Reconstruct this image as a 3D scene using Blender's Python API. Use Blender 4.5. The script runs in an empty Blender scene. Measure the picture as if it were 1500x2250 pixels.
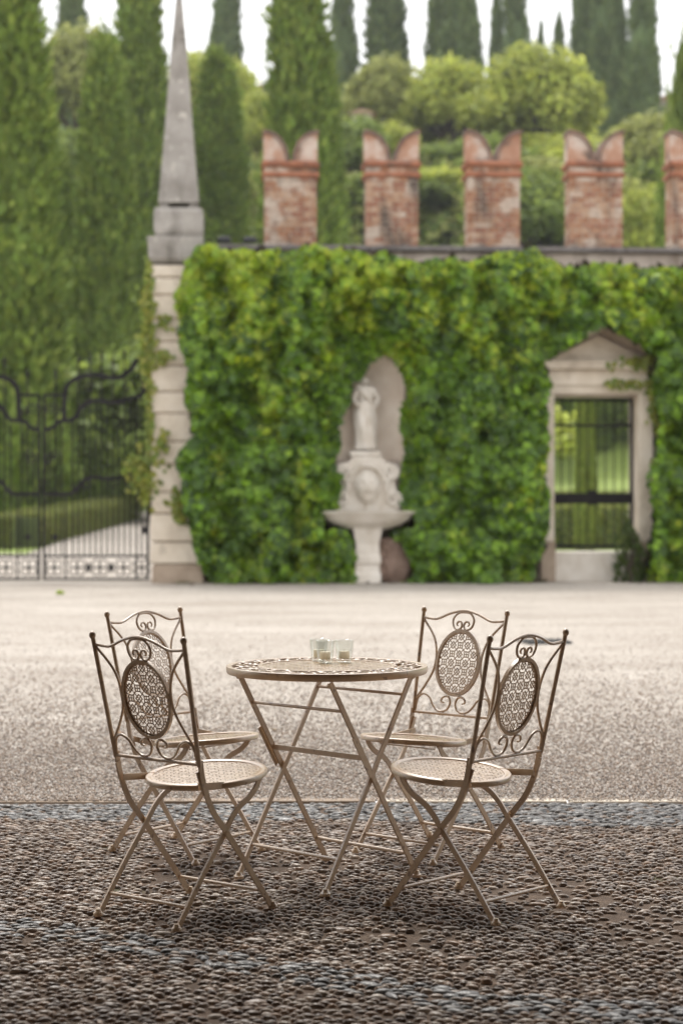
import bpy, bmesh, math, random
import numpy as np
from mathutils import Vector, Matrix, Euler
R = math.radians
random.seed(7)
rng = np.random.default_rng(11)
S = bpy.context.scene
COL = S.collection

# ------------------------------------------------------------------ camera
CAM_H, HOR, F = 1.281, 1096.0, 4164.0          # height (m), horizon row and focal length in photo pixels (1500x2250)
cd = bpy.data.cameras.new('camera'); cam = bpy.data.objects.new('camera', cd); COL.objects.link(cam)
cam.location = (0, 0, CAM_H); cam.rotation_euler = (R(90), 0, 0)
cd.sensor_fit = 'VERTICAL'; cd.sensor_height = 36; cd.sensor_width = 24
cd.lens = F / 2250 * 36
cd.shift_y = -(1125 - HOR) / 2250
cd.clip_start = .05; cd.clip_end = 2000
cd.dof.use_dof = True; cd.dof.focus_distance = 6.3; cd.dof.aperture_fstop = 2.9
S.camera = cam
# ------------------------------------------------------------------ sky, sun, exposure
w = bpy.data.worlds.new('World'); S.world = w; w.use_nodes = True
nt = w.node_tree; nt.nodes.clear()
SUN_EL, SUN_AZ = 62, 342          # azimuth clockwise from +Y
sky = nt.nodes.new('ShaderNodeTexSky'); sky.sky_type = 'NISHITA'; sky.sun_disc = False
sky.sun_elevation = R(SUN_EL); sky.sun_rotation = R(SUN_AZ); sky.dust_density = 3
mix = nt.nodes.new('ShaderNodeMix'); mix.data_type = 'RGBA'; mix.inputs[0].default_value = .82
mix.inputs[7].default_value = (10.75, 10.55, 10.35, 1)          # even cloud cover
nt.links.new(sky.outputs[0], mix.inputs[6])
bg = nt.nodes.new('ShaderNodeBackground'); bg.inputs[1].default_value = .1
nt.links.new(mix.outputs[2], bg.inputs[0])
wo = nt.nodes.new('ShaderNodeOutputWorld'); nt.links.new(bg.outputs[0], wo.inputs[0])
sl = bpy.data.lights.new('sun', 'SUN'); sl.energy = 1.4; sl.angle = R(20); sl.color = (1, .96, .9)
so = bpy.data.objects.new('sun', sl); COL.objects.link(so)
az = R(SUN_AZ); el = R(SUN_EL)
sdir = Vector((math.sin(az) * math.cos(el), math.cos(az) * math.cos(el), math.sin(el)))
so.rotation_euler = sdir.to_track_quat('Z', 'Y').to_euler(); so.location = sdir * 60
S.view_settings.view_transform = 'Standard'; S.view_settings.look = 'None'
S.view_settings.exposure = .86; S.view_settings.gamma = 1; S.view_settings.use_curve_mapping = False
S.render.engine = 'CYCLES'
S.render.resolution_x = 682; S.render.resolution_y = 1024

# ------------------------------------------------------------------ helpers
def gp(px, py, z=0.0):
    """photo pixel -> point on the level z"""
    Y = F * (CAM_H - z) / (py - HOR)
    return Vector(((px - 750) * Y / F, Y, z))
def at(px, py, Y):
    return Vector(((px - 750) * Y / F, Y, CAM_H - (py - HOR) * Y / F))

WY = F * CAM_H / (1278 - HOR); WA = R(3.2)       # garden wall: distance at the picture's centre line, and its turn
def wl(px, py, off=0.0):
    """photo pixel -> wall frame (u along, z up) on the plane `off` metres in front of the wall face"""
    t = math.tan(WA); d = (px - 750) / F
    Y = (WY - off / math.cos(WA)) / (1 - t * d); X = d * Y
    u = X * math.cos(WA) + (Y - WY) * math.sin(WA)
    return u, CAM_H - (py - HOR) * Y / F

class MB:
    def __init__(s): s.v = []; s.f = []; s.c = []
    def add(s, vs, fs):
        o = len(s.v); s.v += [tuple(q) for q in vs]; s.f += [tuple(i + o for i in f) for f in fs]
    def box(s, x0, x1, y0, y1, z0, z1):
        s.add([(x0,y0,z0),(x1,y0,z0),(x1,y1,z0),(x0,y1,z0),(x0,y0,z1),(x1,y0,z1),(x1,y1,z1),(x0,y1,z1)],
              [(3,2,1,0),(4,5,6,7),(0,1,5,4),(1,2,6,5),(2,3,7,6),(3,0,4,7)])
    def cham(s, x0, x1, y0, y1, z0, z1, b):
        """box with chamfered edges (three stacked octagon-ish rings)"""
        bx = [(x0+b,y0),(x1-b,y0),(x1,y0+b),(x1,y1-b),(x1-b,y1),(x0+b,y1),(x0,y1-b),(x0,y0+b)]
        cx, cy = (x0+x1)/2, (y0+y1)/2
        def sh(p): return (p[0] + (b if p[0] < cx else -b)*.7, p[1] + (b if p[1] < cy else -b)*.7)
        rings = [[(*sh(p), z0) for p in bx], [(*p, z0+b) for p in bx], [(*p, z1-b) for p in bx], [(*sh(p), z1) for p in bx]]
        vs = sum(rings, []); fs = [tuple(range(7,-1,-1)), tuple(range(24,32))]
        for r in range(3):
            for i in range(8):
                j = (i+1) % 8; fs.append((r*8+i, r*8+j, r*8+8+j, r*8+8+i))
        s.add(vs, fs)
    def tube(s, pts, rad, n=6, rect=None, up=None, closed=False):
        """sweep a round (rad) or rectangular (rect=(a,b)) section along pts"""
        P = [Vector(p) for p in pts]; m = len(P)
        rads = rad if isinstance(rad, (list, tuple)) else [rad]*m
        T = []
        for i in range(m):
            if closed: t = P[(i+1) % m] - P[i-1]
            else: t = P[min(i+1, m-1)] - P[max(i-1, 0)]
            T.append(t.normalized())
        if up is None:
            up = Vector((0,0,1)) if abs(T[0].z) < .9 else Vector((1,0,0))
        nrm = (Vector(up) - T[0]*Vector(up).dot(T[0])).normalized()
        vs = []
        for i in range(m):
            if rect is None or True:
                nrm = (nrm - T[i]*nrm.dot(T[i])).normalized()
            b = T[i].cross(nrm)
            if rect:
                a, c = rect
                for (e, g) in ((-1,-1),(1,-1),(1,1),(-1,1)): vs.append(P[i] + nrm*(a*.5*e) + b*(c*.5*g))
            else:
                for k in range(n):
                    an = 2*math.pi*k/n; vs.append(P[i] + (nrm*math.cos(an) + b*math.sin(an))*rads[i])
        n = 4 if rect else n
        fs = []
        for i in range(m if closed else m-1):
            j = (i+1) % m
            for k in range(n):
                l = (k+1) % n; fs.append((i*n+k, i*n+l, j*n+l, j*n+k))
        if not closed:
            fs.append(tuple(range(n-1,-1,-1))); fs.append(tuple((m-1)*n+k for k in range(n)))
        s.add(vs, fs)
    def lathe(s, prof, n=24, c=(0,0,0), sx=1, sy=1, a0=0, a1=2*math.pi):
        full = abs(a1-a0-2*math.pi) < 1e-6; k = n if full else n+1
        vs = []
        for (r, z) in prof:
            for i in range(k):
                a = a0 + (a1-a0)*i/n; vs.append((c[0]+r*sx*math.cos(a), c[1]+r*sy*math.sin(a), c[2]+z))
        fs = []
        for j in range(len(prof)-1):
            for i in range(n):
                i2 = (i+1) % k; fs.append((j*k+i, j*k+i2, (j+1)*k+i2, (j+1)*k+i))
        s.add(vs, fs)
    def prism(s, poly, y0, y1):
        """polygon in xz, extruded along y"""
        n = len(poly); vs = [(x,y0,z) for x,z in poly] + [(x,y1,z) for x,z in poly]
        fs = [tuple(range(n)), tuple(range(2*n-1,n-1,-1))]
        for i in range(n):
            j = (i+1) % n; fs.append((j, i, i+n, j+n))
        s.add(vs, fs)
    def mesh(s, name, mat=None, smooth=False):
        me = bpy.data.meshes.new(name); me.from_pydata(s.v, [], s.f); me.update()
        bm = bmesh.new(); bm.from_mesh(me); bmesh.ops.recalc_face_normals(bm, faces=bm.faces); bm.to_mesh(me); bm.free()
        if mat: me.materials.append(mat)
        if smooth:
            me.polygons.foreach_set('use_smooth', [True]*len(me.polygons))
            try: me.set_sharp_from_angle(angle=R(45))
            except Exception: pass
        return me
    def build(s, name, mat, parent=None, smooth=False):
        o = bpy.data.objects.new(name, s.mesh(name, mat, smooth)); COL.objects.link(o)
        if parent: o.parent = parent
        return o
def empty(name, loc=(0,0,0), rz=0):
    o = bpy.data.objects.new(name, None); COL.objects.link(o); o.location = loc; o.rotation_euler = (0,0,rz)
    o.empty_display_size = .1
    return o
def tag(o, label=None, cat=None, group=None, kind=None):
    if label: o['label'] = label
    if cat: o['category'] = cat
    if group: o['group'] = group
    if kind: o['kind'] = kind
    return o
def link(me, name, parent=None, loc=(0,0,0), rot=(0,0,0), sc=(1,1,1)):
    o = bpy.data.objects.new(name, me); COL.objects.link(o); o.parent = parent
    o.location = loc; o.rotation_euler = rot; o.scale = sc
    return o
def copy_tree(o, parent=None):
    c = o.copy(); COL.objects.link(c); c.parent = parent
    for ch in o.children: copy_tree(ch, c)
    return c
def cr(pts, n=6):
    """Catmull-Rom through points"""
    P = [Vector(p) for p in pts]; P = [P[0]*2-P[1]] + P + [P[-1]*2-P[-2]]; out = []
    for i in range(1, len(P)-2):
        for k in range(n):
            t = k/n; a,b,c,d = P[i-1:i+3]
            out.append(.5*((2*b)+(c-a)*t+(2*a-5*b+4*c-d)*t*t+(3*b-a-3*c+d)*t**3))
    out.append(P[-2]); return out
def fast_mesh(name, V, Fq, cols=None, mat=None, smooth=False):
    """V (N,3), Fq (M,k) uniform polygons, cols (N,3)"""
    V = np.asarray(V, np.float32); Fq = np.asarray(Fq, np.int32); k = Fq.shape[1]; M = len(Fq)
    me = bpy.data.meshes.new(name)
    me.vertices.add(len(V)); me.vertices.foreach_set('co', V.ravel())
    me.loops.add(M*k); me.loops.foreach_set('vertex_index', Fq.ravel())
    me.polygons.add(M); me.polygons.foreach_set('loop_start', np.arange(0, M*k, k, dtype=np.int32))
    me.polygons.foreach_set('loop_total', np.full(M, k, np.int32))
    if smooth: me.polygons.foreach_set('use_smooth', np.ones(M, bool))
    if cols is not None:
        a = me.color_attributes.new('col', 'FLOAT_COLOR', 'POINT')
        a.data.foreach_set('color', np.concatenate([cols, np.ones((len(cols),1))], 1).astype(np.float32).ravel())
    me.update(calc_edges=True); me.validate()
    if mat: me.materials.append(mat)
    return me
# cheap smooth value noise
_tab = rng.random((64,64,64)).astype(np.float32)
def vnoise(P, sc, seed=0):
    q = np.asarray(P, np.float64)*sc + seed*17.31 + 1000
    i = np.floor(q).astype(int); f = q - i; f = f*f*(3-2*f); out = 0
    for dx in (0,1):
        for dy in (0,1):
            for dz in (0,1):
                wgt = (f[:,0] if dx else 1-f[:,0])*(f[:,1] if dy else 1-f[:,1])*(f[:,2] if dz else 1-f[:,2])
                out = out + wgt*_tab[(i[:,0]+dx) % 64, (i[:,1]+dy) % 64, (i[:,2]+dz) % 64]
    return out

# ------------------------------------------------------------------ materials
MATS = {}
def node_mat(name):
    m = bpy.data.materials.new(name); m.use_nodes = True; MATS[name] = m
    return m, m.node_tree, m.node_tree.nodes['Principled BSDF']
def mat(name, stops, scale=4, rough=.8, detail=6, bump=.0, bscale=None, metal=0, coat=0, spec=.5, attr=False, coord='pos', stretch=None, nrough=.6,
        extra=None, extra2=None):
    """noise-driven colours: stops = [(pos,(r,g,b)), ...]"""
    m, t, b = node_mat(name)
    b.inputs['Roughness'].default_value = rough; b.inputs['Metallic'].default_value = metal
    b.inputs['Coat Weight'].default_value = coat; b.inputs['Specular IOR Level'].default_value = spec
    if coord == 'pos':
        g = t.nodes.new('ShaderNodeNewGeometry'); src = g.outputs['Position']
    else:
        g = t.nodes.new('ShaderNodeTexCoord'); src = g.outputs['Object']
    if stretch:
        mp = t.nodes.new('ShaderNodeMapping'); mp.inputs['Scale'].default_value = stretch
        t.links.new(src, mp.inputs[0]); src = mp.outputs[0]
    n = t.nodes.new('ShaderNodeTexNoise'); n.inputs['Scale'].default_value = scale; n.inputs['Detail'].default_value = detail
    n.inputs['Roughness'].default_value = nrough
    t.links.new(src, n.inputs['Vector'])
    r = t.nodes.new('ShaderNodeValToRGB'); e = r.color_ramp.elements
    while len(e) < len(stops): e.new(.5)
    for el_, (p, c) in zip(e, stops): el_.position = p; el_.color = (*c, 1)
    t.links.new(n.outputs[0], r.inputs[0]); colr = r.outputs[0]
    if attr:
        a = t.nodes.new('ShaderNodeAttribute'); a.attribute_name = 'col'
        mx = t.nodes.new('ShaderNodeMix'); mx.data_type = 'RGBA'; mx.blend_type = 'MULTIPLY'; mx.inputs[0].default_value = 1
        t.links.new(a.outputs[0], mx.inputs[6]); t.links.new(colr, mx.inputs[7]); colr = mx.outputs[2]
    for extra in [e_ for e_ in (extra, extra2) if e_]:   # (scale, lo, hi, colour, stretch) second patchy layer
        sc, lo, hi, c2, st = extra
        n2 = t.nodes.new('ShaderNodeTexNoise'); n2.inputs['Scale'].default_value = sc; n2.inputs['Detail'].default_value = 5
        s2 = g.outputs['Position'] if coord == 'pos' else g.outputs['Object']
        if st:
            mp2 = t.nodes.new('ShaderNodeMapping'); mp2.inputs['Scale'].default_value = st; mp2.inputs['Location'].default_value = (3.3,1.7,5.1)
            t.links.new(s2, mp2.inputs[0]); s2 = mp2.outputs[0]
        t.links.new(s2, n2.inputs['Vector'])
        rr = t.nodes.new('ShaderNodeMapRange'); rr.inputs[1].default_value = lo; rr.inputs[2].default_value = hi
        t.links.new(n2.outputs[0], rr.inputs[0])
        mx = t.nodes.new('ShaderNodeMix'); mx.data_type = 'RGBA'; t.links.new(rr.outputs[0], mx.inputs[0])
        t.links.new(colr, mx.inputs[6]); mx.inputs[7].default_value = (*c2, 1); colr = mx.outputs[2]
    t.links.new(colr, b.inputs['Base Color'])
    if bump:
        n3 = t.nodes.new('ShaderNodeTexNoise'); n3.inputs['Scale'].default_value = bscale or scale*4; n3.inputs['Detail'].default_value = 8
        t.links.new(src, n3.inputs['Vector'])
        bp = t.nodes.new('ShaderNodeBump'); bp.inputs['Strength'].default_value = bump; bp.inputs['Distance'].default_value = .02
        t.links.new(n3.outputs[0], bp.inputs['Height']); t.links.new(bp.outputs[0], b.inputs['Normal'])
    return m
def leaf_mat(name, rough=.5, trans=.35, tint=(1,1,1), spec=.4):
    m, t, b = node_mat(name)
    a = t.nodes.new('ShaderNodeAttribute'); a.attribute_name = 'col'
    mx = t.nodes.new('ShaderNodeMix'); mx.data_type = 'RGBA'; mx.blend_type = 'MULTIPLY'; mx.inputs[0].default_value = 1
    t.links.new(a.outputs[0], mx.inputs[6]); mx.inputs[7].default_value = (*tint, 1)
    t.links.new(mx.outputs[2], b.inputs['Base Color']); b.inputs['Roughness'].default_value = rough
    b.inputs['Specular IOR Level'].default_value = spec
    tr = t.nodes.new('ShaderNodeBsdfTranslucent')
    hs = t.nodes.new('ShaderNodeHueSaturation'); hs.inputs['Hue'].default_value = .49; hs.inputs['Value'].default_value = 1.25
    t.links.new(mx.outputs[2], hs.inputs['Color']); t.links.new(hs.outputs[0], tr.inputs[0])
    ms = t.nodes.new('ShaderNodeMixShader'); ms.inputs[0].default_value = trans
    t.links.new(b.outputs[0], ms.inputs[1]); t.links.new(tr.outputs[0], ms.inputs[2])
    t.links.new(ms.outputs[0], t.nodes['Material Output'].inputs[0])
    return m
PAINT = mat('aged_cream_paint', [(.3,(.44,.275,.14)),(.55,(.54,.37,.215)),(.75,(.61,.45,.29))], scale=9, rough=.4, bump=.18, bscale=170, spec=1.0, coat=1,
            extra=(45, .62, .70, (.20,.095,.045), None), extra2=(120, .66, .72, (.62,.52,.40), None))
_b = PAINT.node_tree.nodes['Principled BSDF']; _b.inputs['Coat IOR'].default_value = 1.75; _b.inputs['Coat Roughness'].default_value = .30
STONE = mat('pale_stone', [(.3,(.58,.50,.40)),(.55,(.71,.63,.52)),(.75,(.77,.70,.60))], scale=3, bump=.35, bscale=22,
            extra=(1.6, .58, .78, (.34,.27,.20), None), extra2=(7, .66, .80, (.36,.31,.25), (1,1,.3)))
STONE_LOW = mat('tan_stone', [(.3,(.30,.23,.17)),(.7,(.44,.35,.27))], scale=4, bump=.4, bscale=20)
STONE_GREY = mat('weathered_grey_stone', [(.3,(.22,.20,.178)),(.5,(.33,.308,.28)),(.7,(.41,.385,.355))], scale=2.2, bump=.4, bscale=20,
            extra=(3.5, .50, .70, (.13,.12,.10), (1,1,.4)), extra2=(9, .6, .7, (.50,.47,.42), None))
MARBLE = mat('white_marble', [(.3,(.60,.54,.46)),(.6,(.74,.69,.62)),(.8,(.78,.74,.68))], scale=4, rough=.6, bump=.15, bscale=30,
            extra=(6, .62, .78, (.45,.37,.27), (1,1,.4)))
NICHE = mat('niche_plaster', [(.3,(.62,.52,.43)),(.6,(.76,.68,.59)),(.8,(.80,.74,.67))], scale=2.5, bump=.3, bscale=25)
PLASTER = mat('stained_wall_plaster', [(.3,(.38,.31,.26)),(.55,(.55,.47,.40)),(.75,(.62,.55,.48))], scale=2, bump=.3, bscale=25,
            extra=(2.5, .55, .7, (.22,.17,.13), (1,1,.25)))
COPING = mat('dark_coping_stone', [(.3,(.12,.105,.10)),(.7,(.22,.20,.19))], scale=5, bump=.4, bscale=25)
BRICK = mat('old_brick', [(.28,(.19,.085,.048)),(.5,(.37,.185,.105)),(.68,(.46,.28,.18))], scale=9, bump=.5, bscale=40, rough=.9,
            extra=(2.6, .50, .60, (.56,.46,.38), None), extra2=(1.9, .51, .68, (.11,.085,.07), (1.6,1,.5)))
BRICK_B = mat('old_brick_pale', [(.28,(.32,.17,.105)),(.5,(.45,.28,.18)),(.68,(.52,.38,.28))], scale=9, bump=.5, bscale=40, rough=.9,
            extra=(2.6, .48, .58, (.56,.47,.39), None), extra2=(1.9, .51, .68, (.11,.085,.07), (1.6,1,.5)))
BRICK_C = mat('old_brick_dark', [(.28,(.17,.075,.05)),(.5,(.34,.16,.10)),(.68,(.44,.26,.18))], scale=9, bump=.5, bscale=40, rough=.9,
            extra=(2.6, .52, .62, (.54,.44,.36), None), extra2=(1.9, .51, .68, (.11,.085,.07), (1.6,1,.5)))
BRICK_TRIM = mat('dark_brick_trim', [(.3,(.20,.09,.06)),(.5,(.36,.15,.085)),(.7,(.44,.21,.13))], scale=5, bump=.5, bscale=40, rough=.9,
            extra=(3, .56, .7, (.13,.095,.08), None))
MORTAR = mat('lime_mortar', [(.3,(.34,.27,.22)),(.7,(.52,.44,.37))], scale=6, bump=.5, bscale=40, rough=.95)
IRON = mat('wrought_iron', [(.3,(.012,.011,.013)),(.7,(.03,.027,.028))], scale=6, rough=.65, bump=.2, spec=.15)
ROCK = mat('reddish_rock', [(.3,(.20,.13,.10)),(.7,(.34,.24,.19))], scale=5, bump=.6, bscale=14)
BARK = mat('bark', [(.3,(.06,.045,.033)),(.7,(.13,.10,.075))], scale=6, bump=.6, bscale=20, stretch=(1,1,.25))
WAX = mat('candle_wax', [(.3,(.80,.70,.53)),(.7,(.84,.75,.6))], scale=30, rough=.5)
WICK = mat('burnt_wick', [(.3,(.02,.018,.016)),(.7,(.05,.045,.04))], scale=60)
DARKMETAL = mat('dark_metal', [(.3,(.02,.022,.025)),(.7,(.045,.048,.052))], scale=10, rough=.5)
RENDER = mat('loggia_render', [(.3,(.17,.125,.09)),(.6,(.23,.17,.125)),(.8,(.27,.21,.16))], scale=1.2, bump=.2, bscale=30)
SOIL = mat('pebble_bedding', [(.3,(.095,.065,.046)),(.55,(.15,.105,.075)),(.75,(.21,.152,.11))], scale=16, bump=.8, bscale=120, rough=.95,
           extra=(2.2, .63, .74, (.085,.10,.04), None))
PEB = mat('pebble', [(.3,(.8,.8,.8)),(.7,(1.15,1.13,1.1))], scale=60, rough=.33, attr=True, bump=.12, bscale=200, spec=.6)
GRV = mat('gravel_stone', [(.3,(.85,.85,.85)),(.7,(1.1,1.1,1.1))], scale=90, rough=.75, attr=True)
LEAF = leaf_mat('ivy_leaf', rough=.38, trans=.22)
CYP = leaf_mat('cypress_needles', rough=.7, trans=.15, spec=.2)
BROAD = leaf_mat('broad_leaf', rough=.55, trans=.45)
GRASS = mat('lawn_grass', [(.3,(.17,.24,.05)),(.7,(.27,.34,.08))], scale=8, bump=.6, bscale=60, rough=.9)
HILL = mat('hill_undergrowth', [(.3,(.06,.085,.028)),(.7,(.12,.15,.05))], scale=.8, bump=.6, bscale=6, rough=.95)
TERRA = mat('terracotta_tiles', [(.3,(.30,.17,.12)),(.7,(.45,.30,.23))], scale=2, bump=.4)
HOUSE = mat('house_render', [(.3,(.52,.44,.38)),(.7,(.66,.58,.52))], scale=.6, bump=.1)
PANE = mat('window_dark', [(.3,(.05,.05,.055)),(.7,(.09,.09,.095))], scale=2, rough=.2)
# gravel ground: voronoi grains for colour and relief
def gravel_mat():
    m, t, b = node_mat('courtyard_gravel'); b.inputs['Roughness'].default_value = .85; b.inputs['Specular IOR Level'].default_value = .3
    g = t.nodes.new('ShaderNodeNewGeometry')
    v = t.nodes.new('ShaderNodeTexVoronoi'); v.inputs['Scale'].default_value = 85
    t.links.new(g.outputs['Position'], v.inputs['Vector'])
    sep = t.nodes.new('ShaderNodeSeparateColor'); t.links.new(v.outputs['Color'], sep.inputs[0])
    r = t.nodes.new('ShaderNodeValToRGB'); e = r.color_ramp.elements
    e[0].position = 0; e[0].color = (.24,.195,.16,1); e[1].position = 1; e[1].color = (.78,.73,.68,1)
    for p, c in ((.2,(.39,.35,.305)),(.5,(.535,.495,.45)),(.8,(.635,.605,.56))):
        q = e.new(p); q.color = (*c,1)
    t.links.new(sep.outputs[0], r.inputs[0])
    n = t.nodes.new('ShaderNodeTexNoise'); n.inputs['Scale'].default_value = .7; n.inputs['Detail'].default_value = 9; n.inputs['Roughness'].default_value = .65
    mpg = t.nodes.new('ShaderNodeMapping'); mpg.inputs['Scale'].default_value = (.6,1.2,1); t.links.new(g.outputs['Position'], mpg.inputs[0]); t.links.new(mpg.outputs[0], n.inputs['Vector'])
    r2 = t.nodes.new('ShaderNodeValToRGB'); q = r2.color_ramp.elements; q[0].position = .3; q[0].color = (.62,.585,.55,1); q[1].position = .66; q[1].color = (.88,.865,.845,1)
    t.links.new(n.outputs[0], r2.inputs[0])
    mx = t.nodes.new('ShaderNodeMix'); mx.data_type = 'RGBA'; mx.blend_type = 'MULTIPLY'; mx.inputs[0].default_value = 1
    t.links.new(r.outputs[0], mx.inputs[6]); t.links.new(r2.outputs[0], mx.inputs[7]); t.links.new(mx.outputs[2], b.inputs['Base Color'])
    bp = t.nodes.new('ShaderNodeBump'); bp.inputs['Strength'].default_value = .8; bp.inputs['Distance'].default_value = .006; bp.invert = True
    t.links.new(v.outputs['Distance'], bp.inputs['Height']); t.links.new(bp.outputs[0], b.inputs['Normal'])
    return m
GRAVEL = gravel_mat()
def glass_mat():
    m, t, b = node_mat('clear_glass'); t.nodes.remove(b)
    tr = t.nodes.new('ShaderNodeBsdfTransparent'); tr.inputs[0].default_value = (.965,.98,.972,1)
    gl = t.nodes.new('ShaderNodeBsdfGlossy'); gl.inputs[0].default_value = (1,1,1,1); gl.inputs['Roughness'].default_value = .06
    fr = t.nodes.new('ShaderNodeLayerWeight'); fr.inputs[0].default_value = .5
    pw_ = t.nodes.new('ShaderNodeMath'); pw_.operation = 'POWER'; pw_.inputs[1].default_value = 2.2; t.links.new(fr.outputs['Facing'], pw_.inputs[0])
    ml = t.nodes.new('ShaderNodeMath'); ml.operation = 'MULTIPLY_ADD'; ml.inputs[1].default_value = .55; ml.inputs[2].default_value = .05; t.links.new(pw_.outputs[0], ml.inputs[0])
    ms = t.nodes.new('ShaderNodeMixShader'); t.links.new(ml.outputs[0], ms.inputs[0])
    t.links.new(tr.outputs[0], ms.inputs[1]); t.links.new(gl.outputs[0], ms.inputs[2]); t.links.new(ms.outputs[0], t.nodes['Material Output'].inputs[0])
    return m
GLASS = glass_mat()

# ================================================================== SETTING
def terrain_z(x, y):
    """garden behind the wall: flat, then a bank, then the wooded hill"""
    z = np.interp(y, [0, 44, 75, 90, 100, 112, 130, 150, 200, 900], [0, 0, .8, 2.4, 9, 16.5, 23, 27, 28.5, 29])
    return z + np.where(y > 92, 1.2*np.sin(x*.05+1)*np.clip((y-92)/40, 0, 1), 0)
xs = np.concatenate([np.linspace(-300,-45,12), np.linspace(-40,40,33), np.linspace(45,300,12)])
ys = np.concatenate([[WY-.1], np.linspace(36,220,60), [300, 500, 900]])
gx, gy = np.meshgrid(xs, ys); gz = terrain_z(gx, gy)
gz = np.where(gy < 34, -.02, gz - .02)
V = np.stack([gx.ravel(), gy.ravel(), gz.ravel()], 1); nx = len(xs)
idx = np.arange(len(V)).reshape(len(ys), nx)
Fq = np.stack([idx[:-1,:-1].ravel(), idx[:-1,1:].ravel(), idx[1:,1:].ravel(), idx[1:,:-1].ravel()], 1)
hm = fast_mesh('hill', V, Fq, mat=GRASS, smooth=True); hm.materials.append(HILL)
mi = (V[Fq].mean(1)[:,1] > 100).astype(np.int32); hm.polygons.foreach_set('material_index', mi)
tag(link(hm, 'hill'), 'grassy garden slope rising into a wooded hill behind the wall', 'hill', kind='structure')

KY = F*CAM_H/(1757-HOR)                 # border between cobbles and gravel
m = MB(); m.add([(-300,KY+.05,-.006),(300,KY+.05,-.006),(300,WY+.6,-.006),(-300,WY+.6,-.006)], [(0,1,2,3)])
tag(m.build('gravel_courtyard', GRAVEL), 'pale gravel courtyard in front of the wall', 'gravel', kind='structure')
m = MB(); m.add([(-300,-300,-.03),(300,-300,-.03),(300,KY-.02,-.03),(-300,KY-.02,-.03)], [(0,1,2,3)])
tag(m.build('ground', SOIL), 'bare earth ground under the loggia', 'ground', kind='structure')
# garden paths behind the gate and the doorway
def path(name, poly, z, label):
    q = MB(); vs = []
    for (x, y) in poly: vs.append((x, y, float(terrain_z(np.array(x), np.array(y))) + z))
    q.add(vs, [tuple(range(len(vs)))]); return tag(q.build(name, GRAVEL), label, 'path', kind='structure')
path('path', [(-14,WY+.6),(14,WY+.6),(14,44),(-14,44)], .006, 'pale gravel walk running along behind the wall')
m = MB(); rows = []
for y in np.linspace(44, 90, 24):
    t = (y-44)/46; xl = -7.3 + t*-.6; xr = -3.4 + t*-.5
    z = float(terrain_z(np.array(0.), np.array(y))) + .012; rows.append(((xl,y,z),(xr,y,z)))
m.add(sum([list(r) for r in rows], []), [(2*i,2*i+1,2*i+3,2*i+2) for i in range(len(rows)-1)])
tag(m.build('path', GRAVEL), 'gravel avenue climbing away beyond the iron gates', 'path', kind='structure')

# ---- kerb of long thin stones, half buried
kerb = empty('kerb', (0, KY, 0)); tag(kerb, 'line of thin pale edging stones between pebbles and gravel', 'kerb', kind='structure')
x = -4.0
while x < 4:
    L = random.uniform(.7, 1.2); m = MB()
    m.cham(x, x+L-.012, -.035, .04, -.06, -.001+random.uniform(-.003,.002), .004); m.build('kerb_stone', STONE_LOW if random.random()<.25 else STONE, kerb); x += L

# ---- pebble pavement
pav = MB(); pav.add([(-8,-4,-.011),(8,-4,-.011),(8,KY-.037,-.011),(-8,KY-.037,-.011)], [(0,1,2,3)])
pavo = tag(pav.build('cobble_pavement', SOIL), 'floor of small brown pebbles set on edge with bands of slate-grey ones', 'pavement', kind='structure')
DY, DX = .0255, .0388
Y0, Y1, XW = 3.7, KY-.045, 2.1
ny = int((Y1-Y0)/DY); nxp = int(2*XW/DX)
jj, ii = np.meshgrid(np.arange(ny), np.arange(nxp), indexing='ij')
px_ = -XW + (ii + .5*(jj % 2))*DX + rng.normal(0,.005,ii.shape)
py_ = Y0 + jj*DY + rng.normal(0,.0045,ii.shape) + .02*np.sin(px_*2.3+.6) 
px_, py_ = px_.ravel(), py_.ravel(); ok = (py_ < Y1-.005); px_, py_ = px_[ok], py_[ok]
N = len(px_)
# dark slate bands: along the kerb, and a curving one in the foreground
bandpts = [gp(-200,2010), gp(0,2030), gp(250,2062), gp(500,2108), gp(750,2152), gp(1000,2192), gp(1300,2222), gp(1700,2235)]
bx = np.array([p.x for p in bandpts]); by = np.array([p.y for p in bandpts])
wob = .05*(vnoise(np.stack([px_,py_,0*px_],1), 3.) - .5)
dband = np.abs(py_ - np.interp(px_, bx, by) + wob)
slate = (dband < .115) | (py_ > KY-.50+.12*(vnoise(np.stack([px_,py_,0*px_],1),2.,3)-.5)*2 - .12*np.clip(px_-.3,0,1))
slate &= rng.random(N) < np.where(py_ > KY-.7, .85, .48)
# bare patches where bedding shows
bare = vnoise(np.stack([px_,py_,0*px_],1), 2.6, 5)
keep = rng.random(N) > np.where(bare > .70, .4, .03)
px_, py_, slate = px_[keep], py_[keep], slate[keep]; N = len(px_)
big = np.where(slate, rng.uniform(.9,1.7,N), rng.uniform(.7,1.2,N)); big = np.where(rng.random(N) < .025, big*1.5, big)
ax = .0182*big*rng.uniform(.85,1.15,N); ay = .0084*big**.8*rng.uniform(.8,1.25,N); az_ = .0094*rng.uniform(.75,1.25,N)
rot = rng.normal(0,.22,N) + .25*np.sin(px_*1.7+py_*.8) + np.where(rng.random(N)<.06, rng.normal(0,.8,N), 0)
tilt = rng.normal(.22,.18,N)
warm = np.array([[.27,.20,.15],[.18,.127,.09],[.38,.315,.26],[.125,.085,.06],[.25,.20,.165],[.28,.19,.13]])
cool = np.array([[.145,.142,.14],[.10,.098,.097],[.20,.197,.196],[.13,.117,.106]])
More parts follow.
